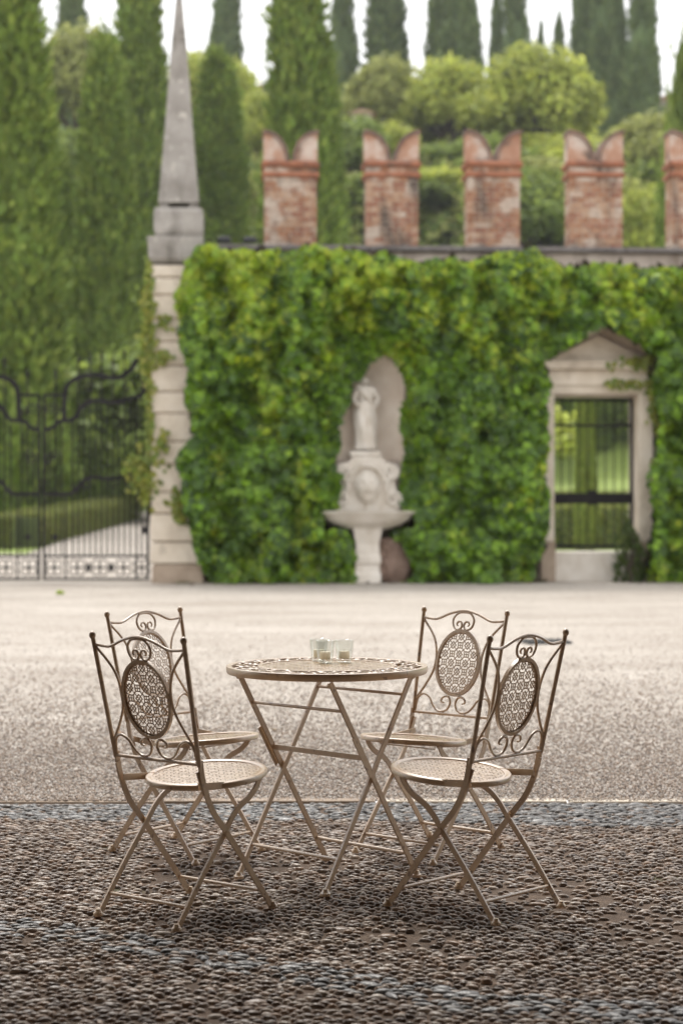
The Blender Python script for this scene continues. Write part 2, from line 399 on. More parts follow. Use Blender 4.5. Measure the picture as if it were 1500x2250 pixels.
ccol = np.where(slate[:,None], cool[rng.integers(0,4,N)], warm[rng.integers(0,6,N)])*rng.uniform(.8,1.2,(N,1))
def dome(seg=9, seed=0):
    r_ = np.random.default_rng(seed); V = []
    for (k, z) in ((1.0,-.25),(.92,.42),(.60,.82)):
        for i in range(seg):
            a = 2*math.pi*i/seg + (.3 if k < .9 else 0); q = k*(1+r_.normal(0,.07)); V.append((q*math.cos(a), q*math.sin(a), z))
    V.append((0,0,.98)); Fz = []
    for r in range(2):
        for i in range(seg):
            j = (i+1) % seg; a,b,c,d = r*seg+i, r*seg+j, (r+1)*seg+j, (r+1)*seg+i; Fz += [(a,b,c),(a,c,d)]
    for i in range(seg): Fz.append((2*seg+i, 2*seg+(i+1)%seg, 3*seg))
    return np.array(V), np.array(Fz)
DOMES = [dome(9, s) for s in range(8)]
zc = -.0100 + rng.normal(0,.0014,N)
# the 300 that show largest in the photograph become parts of their own
prow = HOR + F*CAM_H/py_; pcol = 750 + F*px_/py_
inview = (prow < 2248) & (pcol > 4) & (pcol < 1496)
score = np.where(inview, ax*ay*(F/py_)**2, -1); chosen = np.argsort(-score)[:300]; ch = np.zeros(N, bool); ch[chosen] = True
pm = []
for c in list(warm) + list(cool):
    for s in (0, 3):
        V, Fz = DOMES[s]; pm.append(fast_mesh('pebble', V, Fz, np.repeat(c[None], len(V), 0), PEB, True))
for i in chosen:
    k = int(rng.integers(0,12)) if not slate[i] else 12 + int(rng.integers(0,8))
    link(pm[k], 'pebble', pavo, (px_[i], py_[i], zc[i]), (tilt[i], 0, rot[i]), (ax[i], ay[i], az_[i]))
VV, FF, CC = [], [], []; off = 0
var = rng.integers(0, 8, N)
for k in range(8):
    sel = np.where((var == k) & ~ch)[0]; V, Fz = DOMES[k]; n = len(sel)
    L = V[None]*np.stack([ax[sel],ay[sel],az_[sel]],1)[:,None,:]
    ct, st = np.cos(tilt[sel])[:,None], np.sin(tilt[sel])[:,None]
    y2 = L[...,1]*ct - L[...,2]*st; z2 = L[...,1]*st + L[...,2]*ct
    c_, s_ = np.cos(rot[sel])[:,None], np.sin(rot[sel])[:,None]
    P = np.stack([px_[sel][:,None] + L[...,0]*c_ - y2*s_, py_[sel][:,None] + L[...,0]*s_ + y2*c_, zc[sel][:,None] + z2], 2)
    VV.append(P.reshape(-1,3)); FF.append((Fz[None] + (np.arange(n)*len(V))[:,None,None] + off).reshape(-1,3)); CC.append(np.repeat(ccol[sel], len(V), 0)); off += n*len(V)
po = link(fast_mesh('pebbles', np.concatenate(VV), np.concatenate(FF), np.concatenate(CC), PEB, True), 'pebbles', pavo); po['kind'] = 'stuff'

# ---- loose gravel stones near the kerb
N = 75000
gy_ = KY - .02 + np.minimum(rng.exponential(2.0, N), 9 + rng.random(N)*3); gx_ = (rng.random(N)*2-1)*(.2*gy_+.35)
a = rng.uniform(.0035,.0085,N); oct_ = np.array([(1,0,0),(0,1,0),(-1,0,0),(0,-1,0),(0,0,.75),(0,0,-.6)]); of = np.array([(0,1,4),(1,2,4),(2,3,4),(3,0,4),(1,0,5),(2,1,5),(3,2,5),(0,3,5)])
an = rng.random(N)*6.28; jit = rng.uniform(.6,1.4,(N,6,3))
L = oct_[None]*jit*a[:,None,None]
P = np.stack([gx_[:,None]+L[...,0]*np.cos(an)[:,None]-L[...,1]*np.sin(an)[:,None], gy_[:,None]+L[...,0]*np.sin(an)[:,None]+L[...,1]*np.cos(an)[:,None], -.004+a[:,None]*.3+L[...,2]], 2)
gc = np.array([[.45,.375,.315],[.56,.50,.45],[.33,.26,.205],[.40,.31,.24],[.64,.60,.56],[.20,.17,.15],[.26,.20,.16]])[rng.integers(0,7,N)]*rng.uniform(.8,1.12,(N,1))
go = link(fast_mesh('gravel', P.reshape(-1,3), (of[None]+(np.arange(N)*6)[:,None,None]).reshape(-1,3), np.repeat(gc,6,0), GRV, False), 'gravel')
tag(go, 'loose gravel stones strewn over the courtyard beside the kerb', 'gravel', kind='stuff')

# ================================================================== LOGGIA (over the pebble floor, behind and above the camera)
LY = 6.0
lg = empty('loggia', (0, LY, 0)); tag(lg, 'rendered loggia with wide round arches opening on the pebble floor', 'building')
def lpart(name, fn, mt=RENDER):
    q = MB(); fn(q); q.v = [(a_, b_-LY, c_) for a_, b_, c_ in q.v]; return q.build(name, mt, lg)
AZ0, AZ1 = 2.9, 3.75
for cx in (-6.6, 0, 6.6):
    arc = [(cx + 2.7*math.cos(t), AZ0 + (AZ1-AZ0)*math.sin(t)) for t in np.linspace(math.pi, 0, 25)]
    lpart('arch', lambda q: q.prism([(cx-3.3,AZ0),(cx-2.7,AZ0)] + arc[1:-1] + [(cx+2.7,AZ0),(cx+3.3,AZ0),(cx+3.3,6.2),(cx-3.3,6.2)], LY-.3, LY+.3))
for cx in (-9.9, -3.3, 3.3, 9.9):
    lpart('pillar', lambda q: (q.box(cx-.3,cx+.3,LY-.3,LY+.3,.16,AZ0-.18), q.cham(cx-.36,cx+.36,LY-.36,LY+.36,-.02,.16,.02), q.cham(cx-.36,cx+.36,LY-.36,LY+.36,AZ0-.18,AZ0-.002,.03)), STONE_LOW)
lpart('ceiling', lambda q: q.box(-9.9,9.9,-4,LY-.302,3.95,4.2), BARK)
lpart('back_wall', lambda q: q.box(-10,10,-4.4,-4.002,-.02,6.1))
for sx in (-1, 1): lpart('side_wall', lambda q: q.box(min(sx*9.9,sx*10.3),max(sx*9.9,sx*10.3),-3.998,LY-.302,-.02,6.1))
lpart('roof', lambda q: q.box(-10.5,10.5,-4.6,LY+.5,6.22,6.4), TERRA)

# ================================================================== TABLE AND CHAIRS
LAT = .033
def lattice(inside, z, wdt, thick, zfun=None, axes='xy'):
    """truncated-square tracery clipped to the region inside(u,v) (convex); returns builder in u,v"""
    h = LAT*.30; d = LAT; segs = []
    n = int(.4/d)
    for i in range(-n, n+1):
        for j in range(-n, n+1):
            cx, cy = i*d, j*d
            if (i+j) % 2 == 0:
                c = [(cx-h,cy-h),(cx+h,cy-h),(cx+h,cy+h),(cx-h,cy+h)]
                segs += [(c[k], c[(k+1) % 4], 1) for k in range(4)] + [((cx-h,cy),(cx+h,cy),.8),((cx,cy-h),(cx,cy+h),.8)]
            else:
                for sx, sy in ((1,1),(1,-1),(-1,1),(-1,-1)):
                    if sx > 0: segs.append(((cx+sx*(d-h), cy+sy*h), (cx+sx*h, cy+sy*(d-h)), 1))
                    q = (d-h+h)/4; segs.append(((cx+sx*d*.20, cy+sy*d*.20), (cx+sx*d/2, cy+sy*d/2), .8))
                r = d*.40; c = [(cx-r,cy),(cx,cy-r),(cx+r,cy),(cx,cy+r)]
                segs += [(c[k], c[(k+1) % 4], 1) for k in range(4)]
                segs += [((cx-r/2,cy-r/2),(cx+r/2,cy+r/2),.8),((cx-r/2,cy+r/2),(cx+r/2,cy-r/2),.8)]
    out = MB()
    for a_, b_, k in segs:
        t0, t1 = 0, 1; N_ = 6
        pts = [(a_[0]+(b_[0]-a_[0])*t/N_, a_[1]+(b_[1]-a_[1])*t/N_) for t in range(N_+1)]
        ins = [t for t in range(N_+1) if inside(*pts[t])]
        if len(ins) < 2: continue
        p, q = pts[ins[0]], pts[ins[-1]]
        dx, dy = q[0]-p[0], q[1]-p[1]; l = math.hypot(dx, dy)
        if l < 1e-5: continue
        ex, ey = dx/l*wdt*.3, dy/l*wdt*.3; nx_, ny_ = -dy/l*wdt*.5*k, dx/l*wdt*.5*k
        vs = []
        zj = z + random.uniform(-.00045,.00045)
        for zz in (zj-thick/2, zj+thick/2):
            vs += [(p[0]-ex+nx_,p[1]-ey+ny_,zz),(q[0]+ex+nx_,q[1]+ey+ny_,zz),(q[0]+ex-nx_,q[1]+ey-ny_,zz),(p[0]-ex-nx_,p[1]-ey-ny_,zz)]
        out.add(vs, [(3,2,1,0),(4,5,6,7),(0,1,5,4),(2,3,7,6)])
    return out

D = dict(yt=-.2434, zt=.8694, yb=-.1576, zb=.4847, yp=-.1313, zp=.4216, ys=.0639, zs=.4193, rs=.1921, tilt=.0879, yc=-.0381, zc=.2681,
         yf=.1776, yr=-.2434, wo=.177, wt=.193, wi=.166, zst=.0633)
BL = math.hypot(D['yt']-D['yb'], D['zt']-D['zb'])
bdir = Vector((0, (D['yt']-D['yb'])/BL, (D['zt']-D['zb'])/BL)); bnor = Vector((0, bdir.z, -bdir.y))   # faces the sitter
def bp(u, q, o=0.0):
    return Vector((u, D['yb'], D['zb'])) + bdir*q + bnor*o
def make_chair():
    t = empty('folding_chair')
    for s in (-1, 1):
        # back post that runs down and forward into the front leg
        q = MB(); top = bp(s*D['wt'], BL-.012); low = bp(s*D['wo'], -.006)
        q.tube([top, (top+low)/2, low], .0073, n=10)
        legp = cr([(s*D['wo'], D['yb']+.004, D['zb']+.012), (s*D['wo'], -.143, .44), (s*D['wo'], -.123, .385), (s*D['wo'], -.092, .33), (s*D['wo'], D['yc'], D['zc']),
                   (s*D['wo'], .07, .135), (s*D['wo'], D['yf']-.008, .010)], 5)
        q.tube(legp, 0, rect=(.0062, .018), up=(1,0,0))
        leg = q.build('front_leg', PAINT, t, True)
        q = MB(); c = bp(s*D['wt'], BL-.007)
        q.lathe([(0,-.012),(.0062,-.011),(.0098,-.006),(.0108,0),(.0095,.006),(.0055,.0102),(0,.0115)], 14, c); q.build('finial', PAINT, leg, True)
        q = MB(); q.lathe([(0,.001),(.0145,.001),(.0155,.004),(.0150,.010),(.0105,.014),(.0075,.022),(0,.022)], 14, (s*D['wo'], D['yf'], 0)); q.build('foot_pad', PAINT, leg, True)
        q = MB(); c = Vector((s*(D['wo']+.004*0), D['yc'], D['zc']))
        q.tube([c-Vector((.007,0,0)), c+Vector((.007,0,0))], .005, n=10); q.build('rivet', PAINT, leg, True)
        # inner leg from under the seat to the rear foot
        q = MB(); wi = s*D['wi']
        q.tube(cr([(wi,.128,.412),(wi,.108,.382),(wi,.078,.358),(wi,.036,.336),(wi,.0,.305),(wi,D['yc']+.004,.262),(wi,-.14,.136),(wi,D['yr']+.008,.010)],5), 0, rect=(.0062,.018), up=(1,0,0))
        leg = q.build('rear_leg', PAINT, t, True)
        q = MB(); q.lathe([(0,.001),(.0145,.001),(.0155,.004),(.0150,.010),(.0105,.014),(.0075,.022),(0,.022)], 14, (wi, D['yr'], 0)); q.build('foot_pad', PAINT, leg, True)
        # seat arm from post pivot to the seat
        q = MB(); xa = s*(D['wi']-.0075)
        q.tube([(xa,D['yp']-.012,D['zp']-.006),(xa,.0,.405),(xa,.132,.4145)], 0, rect=(.004,.020), up=(1,0,0)); q.build('seat_arm', PAINT, t)
        q = MB(); xb = s*(D['wo']-.0058)
        q.tube([(xb,D['yp']-.026,D['zp']+.042),(xb,D['yp']-.012,D['zp']+.008),(xb,D['yp']+.002,D['zp']-.028)], 0, rect=(.005,.015), up=(1,0,0)); q.build('hinge_plate', PAINT, t)
        # curved side bar touching the oval
        q = MB(); K = 1.04
        q.tube([bp(s*u, v) for u, v in [(x_.x, x_.y) for x_ in cr([(.188,.352,0),(.143,.306,0),(.117,.266,0),(.1045,.212,0),(.111,.156,0),(.141,.098,0),(.1735,.05,0)],5)]], .0046, n=8)
        q.build('side_bar', PAINT, t, True)
        # upper heart scroll half
        q = MB(); hp = cr([(0,.383,0),(.027,.379,0),(.045,.362,0),(.048,.345,0),(.040,.3255,0),(.023,.317,0),(.009,.322,0),(.0045,.334,0),(.0105,.346,0),(.022,.347,0),(.0285,.338,0),(.023,.3305,0)],5)
        q.tube([bp(s*p_.x, p_.y) for p_ in hp], [.0042]*(len(hp)-12)+[.0042-.0014*i/12 for i in range(12)], n=8); q.build('heart_scroll', PAINT, t, True)
        # lower scroll half
        q = MB(); lp = cr([(.170,.003,0),(.168,.0385,0),(.159,.0595,0),(.138,.0695,0),(.111,.0575,0),(.091,.031,0),(.073,.0145,0),(.049,.0085,0),(.0236,.0175,0),(.0125,.041,0),(.019,.0607,0),(.036,.066,0),(.0515,.0585,0),(.054,.046,0),(.0415,.042,0)],5)
        q.tube([bp(s*p_.x, p_.y) for p_ in lp], [.0044]*(len(lp)-12)+[.0044-.0014*i/12 for i in range(12)], n=8); q.build('lower_scroll', PAINT, t, True)
    # rails
    q = MB(); q.tube([bp(p_.x, p_.y) for p_ in cr([(-.188,.357,0),(-.155,.354,0),(-.12,.355,0),(-.06,.378,0),(0,.389,0),(.06,.378,0),(.12,.355,0),(.155,.354,0),(.188,.357,0)],5)], .005, n=8); q.build('top_rail', PAINT, t, True)
    q = MB(); q.tube([bp(-.177,0), bp(.177,0)], .0056, n=10); q.build('bottom_rail', PAINT, t, True)
    for (w_, ya, yb_) in ((D['wo'], D['yf'], D['yc']), (D['wi'], D['yr'], D['yc'])):
        k = D['zst']/D['zc']; yy = ya + (yb_-ya)*k
        q = MB(); q.tube([(-w_+.004, yy, D['zst']), (w_-.004, yy, D['zst'])], .0055, n=10); q.build('stretcher', PAINT, t, True)
    # oval medallion
    EA, EB, QC = .0965, .1205, .1925
    q = MB(); ring = [bp(EA*math.cos(a_), QC+EB*math.sin(a_)) for a_ in np.linspace(0, 2*math.pi, 49)[:-1]]
    q.tube(ring, 0, rect=(.011,.0105), up=bnor, closed=True)
    q.tube([bp((EA-.008)*math.cos(a_), QC+(EB-.008)*math.sin(a_), .002) for a_ in np.linspace(0, 2*math.pi, 49)[:-1]], .003, n=6, up=bnor, closed=True)
    ov = q.build('oval_frame', PAINT, t, True)
    lm = lattice(lambda u, v: (u/(EA-.006))**2 + (v/(EB-.006))**2 < 1, 0, .0042, .0016)
    lm.v = [tuple(bp(u, QC+v, z)) for u, v, z in lm.v]; lm.build('oval_tracery', PAINT, ov)
    # seat
    M = Matrix.Translation((0, D['ys'], D['zs'])) @ Matrix.Rotation(D['tilt'], 4, 'X')
    r_ = D['rs']
    q = MB(); q.lathe([(r_-.026,-.001),(r_-.024,.0035),(r_-.019,.0012),(r_-.013,.004),(r_-.008,.0055),(r_-.003,.004),(r_,.0),(r_-.001,-.011),(r_-.006,-.0145),(r_-.010,-.011),(r_-.010,-.002),(r_-.026,-.001)], 64)
    q.v = [tuple(M @ Vector(p_)) for p_ in q.v]; sr = q.build('seat_rim', PAINT, t, True)
    lm = lattice(lambda u, v: u*u+v*v < (r_-.022)**2, 0, .0092, .0007)
    lm.v = [tuple(M @ Vector(p_)) for p_ in lm.v]; lm.build('seat_tracery', PAINT, sr)
    # wire catch below the seat
    q = MB(); q.tube([(-.125,.10,.409),(-.125,.10,.393),(.125,.10,.393),(.125,.10,.409)], .0022, n=6); q.build('wire_catch', PAINT, t)
    q = MB(); q.tube([(-.02,-.02,.405),(-.02,-.05,.386),(.02,-.05,.386),(.02,-.02,.405)], .0024, n=6); q.build('wire_catch', PAINT, t)
    q = MB(); q.tube([(-D['wi']+.009,.005,.402),(D['wi']-.009,.005,.402)], 0, rect=(.018,.003), up=(0,1,0)); q.build('seat_crossbar', PAINT, t)
    return t
chair0 = make_chair()
poses = [((-.464,5.905), -38.9, 'cream iron folding chair with its oval back overlapping the chair behind it', 1),
         ((-.539,6.871), -128.2, 'cream iron folding chair half hidden behind another chair, seat towards the table', 0),
         ((.301,6.874), 139.2, 'cream iron folding chair on the gravel side of the table, its full oval back unobstructed', 0),
         ((.395,5.974), 47.6, 'cream iron folding chair whose post crosses in front of another chair at the table', 0)]
for i, ((x_, y_), h_, lab, _) in enumerate(poses):
    c = chair0 if i == 0 else copy_tree(chair0)
    c.location = (x_, y_, 0); c.rotation_euler = (0, 0, R(h_))
    tag(c, lab, 'chair', 'chairs around the bistro table')

TX, TY, TT, TR, TH = -.0496, 6.4047, R(46.4), .3398, .7163
def make_table():
    t = empty('bistro_table', (TX, TY, 0), TT); tag(t, 'round cream iron bistro table with pierced top and crossed folding legs', 'table')
    tw, rw, sp, hh = .2053, .2162, .2126, TH-.026
    def leg(sg, w_, name):
        # sg=-1: top at -tw to foot at +rw
        q = MB(); a_ = Vector((sg*tw, w_, hh)); b_ = Vector((-sg*rw, w_, .01))
        q.tube([a_, (a_+b_)/2, b_], 0, rect=(.0075,.0175), up=(0,1,0)); o = q.build(name, PAINT, t)
        q = MB(); q.lathe([(0,.001),(.0165,.001),(.0175,.004),(.017,.010),(.012,.014),(.009,.024),(0,.024)], 14, (-sg*rw, w_, 0)); q.build('foot_pad', PAINT, o, True)
        q = MB(); q.tube([a_+Vector((0,-.008,-.012)), a_+Vector((0,.008,-.012))], .006, n=10); q.build('rivet', PAINT, o, True)
        return a_, b_
    for w_ in (sp, -sp):
        A, B = leg(-1, w_, 'leg'); leg(1, w_-math.copysign(.0095, w_), 'leg')
        q = MB(); p0 = A.lerp(B,.27); p1 = A.lerp(B,.47); o_ = Vector((-.012,0,-.006)) ; so_ = Vector((0,math.copysign(.0085,w_),0))
        q.tube([p0+o_+so_, p1+o_+so_], 0, rect=(.004,.014), up=(0,1,0)); q.build('slotted_plate', PAINT, t)
    def bar(sg, k, rad, y_):
        a_ = Vector((sg*tw,0,hh)); b_ = Vector((-sg*rw,0,.01)); p = a_.lerp(b_,k)
        q = MB(); q.tube([p+Vector((0,-y_,0)), p+Vector((0,y_,0))], rad, n=10); q.build('crossbar', PAINT, t, True)
    i_ = sp-.0095
    bar(-1,.148,.0052,sp); bar(1,.10,.0052,i_); bar(1,.855,.0062,i_); bar(-1,.885,.0062,sp)
    a_ = Vector((-tw,0,hh)).lerp(Vector((rw,0,.01)),.385)
    q = MB(); q.tube([a_+Vector((0,-sp,0)), a_+Vector((0,sp,0))], 0, rect=(.017,.006), up=(0,0,1)); q.build('flat_crossbar', PAINT, t)
    # top
    q = MB(); r_ = TR
    q.lathe([(r_-.020,-.002),(r_-.019,.0015),(r_-.012,.003),(r_-.006,.0035),(r_-.001,.002),(r_,-.003),(r_-.001,-.017),(r_-.004,-.022),(r_-.010,-.022),(r_-.011,-.016),(r_-.007,-.012),(r_-.008,-.003),(r_-.020,-.002)], 96, (0,0,TH))
    rim = q.build('table_rim', PAINT, t, True)
    rc = .225
    lm = lattice(lambda u, v: u*u+v*v < (rc-.004)**2, TH, .0110, .0007); lm.build('top_tracery', PAINT, rim)
    q = MB(); q.lathe([(rc-.008,-.0018),(rc-.007,.0028),(rc-.002,.0028),(rc+.003,.0014),(rc+.008,.003),(rc+.010,-.0018),(rc-.008,-.0018)], 96, (0,0,TH)); q.build('inner_ring', PAINT, rim, True)
    q = MB(); rm = (rc+r_-.012)/2; n = 18
    for k in range(n):
        a0 = 2*math.pi*k/n; st_ = 2*math.pi/n
        zj_ = [TH]
        def pol(r, a): return Vector((r*math.cos(a), r*math.sin(a), zj_[0]))
        # running vine scroll with a curl and leaves in each bay
        sg = 1 if k % 2 == 0 else -1; zj_[0] = TH + .0002*(k % 3)
        q.tube([pol(rm + sg*.030*math.sin(math.pi*i/10), a0+st_*i/10) for i in range(11)], 0, rect=(.0014,.0075), up=(0,0,1))
        zj_[0] = TH + .0012 + .0002*(k % 2)
        c0 = pol(rm - sg*.006, a0+st_*.5)
        q.tube([c0 + Vector((math.cos(a0+th*sg), math.sin(a0+th*sg), 0))*(.026*(1-th/13)) for th in np.linspace(0, 7.2, 15)], 0, rect=(.0014,.006), up=(0,0,1))
        for (dr, da, ang, sz) in ((-sg*.036,.5,.6,.023),(sg*.006,.02,2.3,.024),(-sg*.030,.98,-.9,.021),(sg*.044,.5,1.7,.018),(-sg*.012,.16,.2,.016),(sg*.02,.8,1.2,.017)):
            zj_[0] = TH + random.uniform(-.0012,.0012); c0 = pol(rm+dr, a0+st_*da); d_ = Vector((math.cos(a0+ang), math.sin(a0+ang), 0)); e_ = Vector((-d_.y, d_.x, 0))
            pts = [c0-d_*sz*.6, c0-d_*sz*.15+e_*sz*.32, c0+d_*sz*.2+e_*sz*.26, c0+d_*sz*.75, c0+d_*sz*.2-e_*sz*.26, c0-d_*sz*.15-e_*sz*.32]
            zt = Vector((0,0,.0016)); q.add([p_+zt for p_ in pts] + [p_-zt for p_ in pts] + [c0+zt*2.6], [(0,1,12),(1,2,12),(2,3,12),(3,4,12),(4,5,12),(5,0,12),(11,10,9,8,7,6)] + [(i,i+6,(i+1)%6+6,(i+1)%6) for i in range(6)])
    q.build('vine_border', PAINT, rim)
make_table()

# ---- three glass tumblers with candles
TOPZ = TH + .0032
def tumbler(name, px, Y, lab, kind):
    c = Vector(((px-750)*Y/F, Y, TOPZ)); n = 40
    prof_o = [(.0,.0),(.0225,.0),(.0250,.002),(.0258,.006),(.0265,.012),(.0330,.0735),(.0332,.0748)]
    prof_i = [(.0322,.0752),(.0308,.0742),(.0238,.0135),(.021,.0112),(0,.0105)]
    q = MB(); rows = prof_o + prof_i; k = n*2 if kind == 'diamond' else 72
    vs = []; n_o = len(prof_o)
    ro = []
    zs_ = np.linspace(0,1,22)
    for tt in zs_: ro.append((.0265+.0065*tt, .012+.0615*tt))
    rows = prof_o[:5] + ro[1:] + [prof_o[-1]] + prof_i
    first, last = 5, 5+len(ro)-2
    for j, (r, z) in enumerate(rows):
        for i in range(k):
            a_ = 2*math.pi*i/k; rr = r
            if first <= j <= last-1:
                if kind == 'diamond': rr += .0011*math.cos(14*a_ + z*320)*math.cos(14*a_ - z*320)
                elif kind == 'ribbed': rr += .00055*math.cos(24*a_)
                else: rr += .0004*math.cos(18*a_)
            vs.append((rr*math.cos(a_), rr*math.sin(a_), z))
    fs = [(j*k+i, j*k+(i+1)%k, (j+1)*k+(i+1)%k, (j+1)*k+i) for j in range(len(rows)-1) for i in range(k)]
    q.add(vs, fs); o = q.build(name, GLASS, None, True); o.location = c; tag(o, lab, 'glass', 'candle glasses on the table')
    q = MB(); q.lathe([(0,0),(.0178,0),(.0186,.0015),(.0184,.024),(.0172,.0256),(.004,.0248),(0,.0245)], 28)
    cn = q.build('candle', WAX, None, True); cn.location = c + Vector((0,0,.0116))
    q = MB(); q.tube([(0,0,.0246),(.0004,0,.0275),(.0012,.0003,.0302)], .0007, n=6); q.build('wick', WICK, cn)
    return cn
tumbler('candle_glass', 714, 6.50, 'clear glass tumbler with fine ribs, foremost of the three', 'ribbed')['label'] = 'short cream candle inside the finely ribbed glass'
tumbler('candle_glass', 756, 6.53, 'clear glass tumbler with pressed diamond pattern', 'diamond')['label'] = 'short cream candle inside the diamond-patterned glass'
tumbler('candle_glass', 700.5, 6.585, 'plain glass tumbler partly hidden behind the ribbed one', 'plain')['label'] = 'short cream candle inside the half hidden glass'
for o in list(COL.objects):
    if o.name.startswith('candle') and not o.name.startswith('candle_glass'): o['category'] = 'candle'; o['group'] = 'candles in the glasses'

# ================================================================== GARDEN WALL
def wroot(name, label, cat, group=None):
    return tag(empty(name, (0, WY, 0), WA), label, cat, group)
gw = wroot('garden_wall', 'ivy-clad courtyard wall with swallow-tail brick merlons, niche and pedimented doorway', 'wall')
TH_W = .7
u_l = wl(372,1200)[0]; u_r = 13.0
z_top = wl(900,553)[1]
dl, dr_, dz = wl(1217,1000)[0], wl(1401,1000)[0], wl(1310,868)[1]
nl, nr_ = wl(742,1000)[0], wl(888,1000)[0]; nz0 = wl(815,1012)[1]; nzt = wl(815,778)[1]; nc = (nl+nr_)/2; nrad = (nr_-nl)/2; nzs = nzt-nrad
q = MB(); q.box(u_l, nl, 0, TH_W, -.05, z_top); q.build('wall_section', PLASTER, gw)
q = MB(); q.box(nl, nr_, 0, TH_W, -.05, nz0); q.build('wall_section', PLASTER, gw)
q = MB(); q.box(nr_, dl, 0, TH_W, -.05, z_top); q.build('wall_section', PLASTER, gw)
q = MB(); q.box(dl, dr_, 0, TH_W, dz, z_top); q.build('wall_section', PLASTER, gw)
q = MB(); q.box(dr_, u_r, 0, TH_W, -.05, z_top); q.build('wall_section', PLASTER, gw)
arc = [(nc + nrad*math.cos(t), nzs + nrad*math.sin(t)) for t in np.linspace(0, math.pi, 21)]
q = MB(); q.prism([(nr_,nzs)] + arc[1:-1] + [(nl,nzs),(nl,z_top),(nr_,z_top)], 0, TH_W); q.build('wall_section', PLASTER, gw)
q = MB()      # niche shell: half cylinder and quarter dome
nd = .27
vs = []; ks = 20
for z in list(np.linspace(nz0, nzs, 6)):
    for i in range(ks+1):
        a_ = math.pi*i/ks; vs.append((nc - nrad*math.cos(a_), .001+nd*math.sin(a_), z))
for e_ in np.linspace(0, math.pi/2, 9)[1:]:
    for i in range(ks+1):
        a_ = math.pi*i/ks; vs.append((nc - nrad*math.cos(a_)*math.cos(e_), .001+nd*math.sin(a_)*math.cos(e_), nzs + nrad*math.sin(e_)))
q.add(vs, [(j*(ks+1)+i, j*(ks+1)+i+1, (j+1)*(ks+1)+i+1, (j+1)*(ks+1)+i) for j in range(13) for i in range(ks)]); q.build('niche', NICHE, gw, True)
# coping slabs
ct = wl(900,541)[1]; x = wl(440,545)[0]
while x < u_r:
    L = random.uniform(1.1,1.5); q = MB(); q.cham(x, x+L-.01, -.09, TH_W+.08, z_top+.001, ct+random.uniform(-.004,.004), .012); q.build('coping_slab', COPING, gw); x += L
# merlons
bm_ = MB(); bm_.cham(-.5,.5,-.5,.5,-.5,.5,.03)
def merlon(px0, px1):
    u0, z0 = wl(px0, 540, -.1)[0], ct-.004; u1 = wl(px1, 540, -.1)[0]; uc = (u0+u1)/2; hw = (u1-u0)/2; y0, y1 = .1, .58
    z1 = wl(px0, 388, -.1)[1]; z2 = wl(px0, 354, -.1)[1]; z3 = wl(px0, 289, -.1)[1]
    q = MB(); q.box(u0+.012, u1-.012, y0+.012, y1-.012, z0-.02, z1); core = q.build('merlon', MORTAR, gw)
    nC = 14; ch_ = (z1-z0)/nC
    for c in range(nC):
        x_ = u0; k = 0; zz = z0 + (c+.5)*ch_
        cuts = [0, .25, .5, .75, 1] if c % 2 == 0 else [0, .125, .375, .625, .875, 1]
        for a_, b_ in zip(cuts[:-1], cuts[1:]):
            l = (b_-a_)*2*hw
            link(BRM[random.randrange(3)], 'brick', core, (u0+(a_+b_)*hw + random.uniform(-.003,.003), (y0+y1)/2 + random.uniform(-.008,.004), zz), (0, random.uniform(-.012,.012), random.uniform(-.006,.006)), (l-.014, y1-y0, ch_-.013))
    def moul(za, zb, pr):
        q = MB(); h_ = zb-za; q.tube([(u0-pr*.2, y0, (za+zb)/2), (u1+pr*.2, y0, (za+zb)/2)], h_*.62, n=10)
        q.box(u0-pr, u1+pr, y0+.004, y1+pr, za, zb); q.build('brick_moulding', BRICK_TRIM, core)
    zm = z1 + (z2-z1)*.28; zn = z1 + (z2-z1)*.68
    moul(z1+.001, zm, .03)
    q = MB(); q.box(u0+.004, u1-.004, y0+.008, y1-.008, zm+.001, zn-.001); q.build('brick_band', BRICK, core)
    moul(zn, z2, .035)
    for s in (-1, 1):
        e_ = uc + s*(hw+.005); rr = hw*.90; hz = (z3-z2)
        arc_ = [(e_ - s*rr*math.sin(t)*1.0, z2 + hz*math.cos(t)) for t in np.linspace(0, math.pi/2, 13)]
        q = MB(); q.prism([(e_, z2+.001)] + arc_[:-1] + [(e_-s*rr, z2+.001)], y0+.03, y1-.03); q.build('swallow_tail', MERLON_LIME, core)
        q = MB(); vsA = [(a_, y0-.01, z_) for a_, z_ in arc_]
        q.tube([(a_+(s*.02 if i == 0 else 0), (y0+y1)/2, z_+.008) for i, (a_, z_) in enumerate(arc_)], 0, rect=(y1-y0+.03,.05), up=(0,1,0)); q.build('tail_coping', TAIL, core)
TAIL = mat('grimy_tail_coping', [(.3,(.12,.085,.07)),(.55,(.22,.15,.12)),(.75,(.34,.20,.15))], scale=5, bump=.5, bscale=40, rough=.95)
MERLON_LIME = mat('limewashed_brick', [(.3,(.34,.165,.10)),(.48,(.47,.28,.195)),(.62,(.60,.50,.43))], scale=2.4, bump=.5, bscale=40, rough=.9, extra=(3.5, .56, .72, (.16,.12,.10), None))
BRM = []
for k in range(3):
    BRM.append(bm_.mesh('brick', [BRICK, BRICK_B, BRICK_C][k]))
for a_, b_ in ((580,697),(803,920),(1026,1143),(1250,1368),(1474,1592),(1698,1816)): merlon(a_, b_)

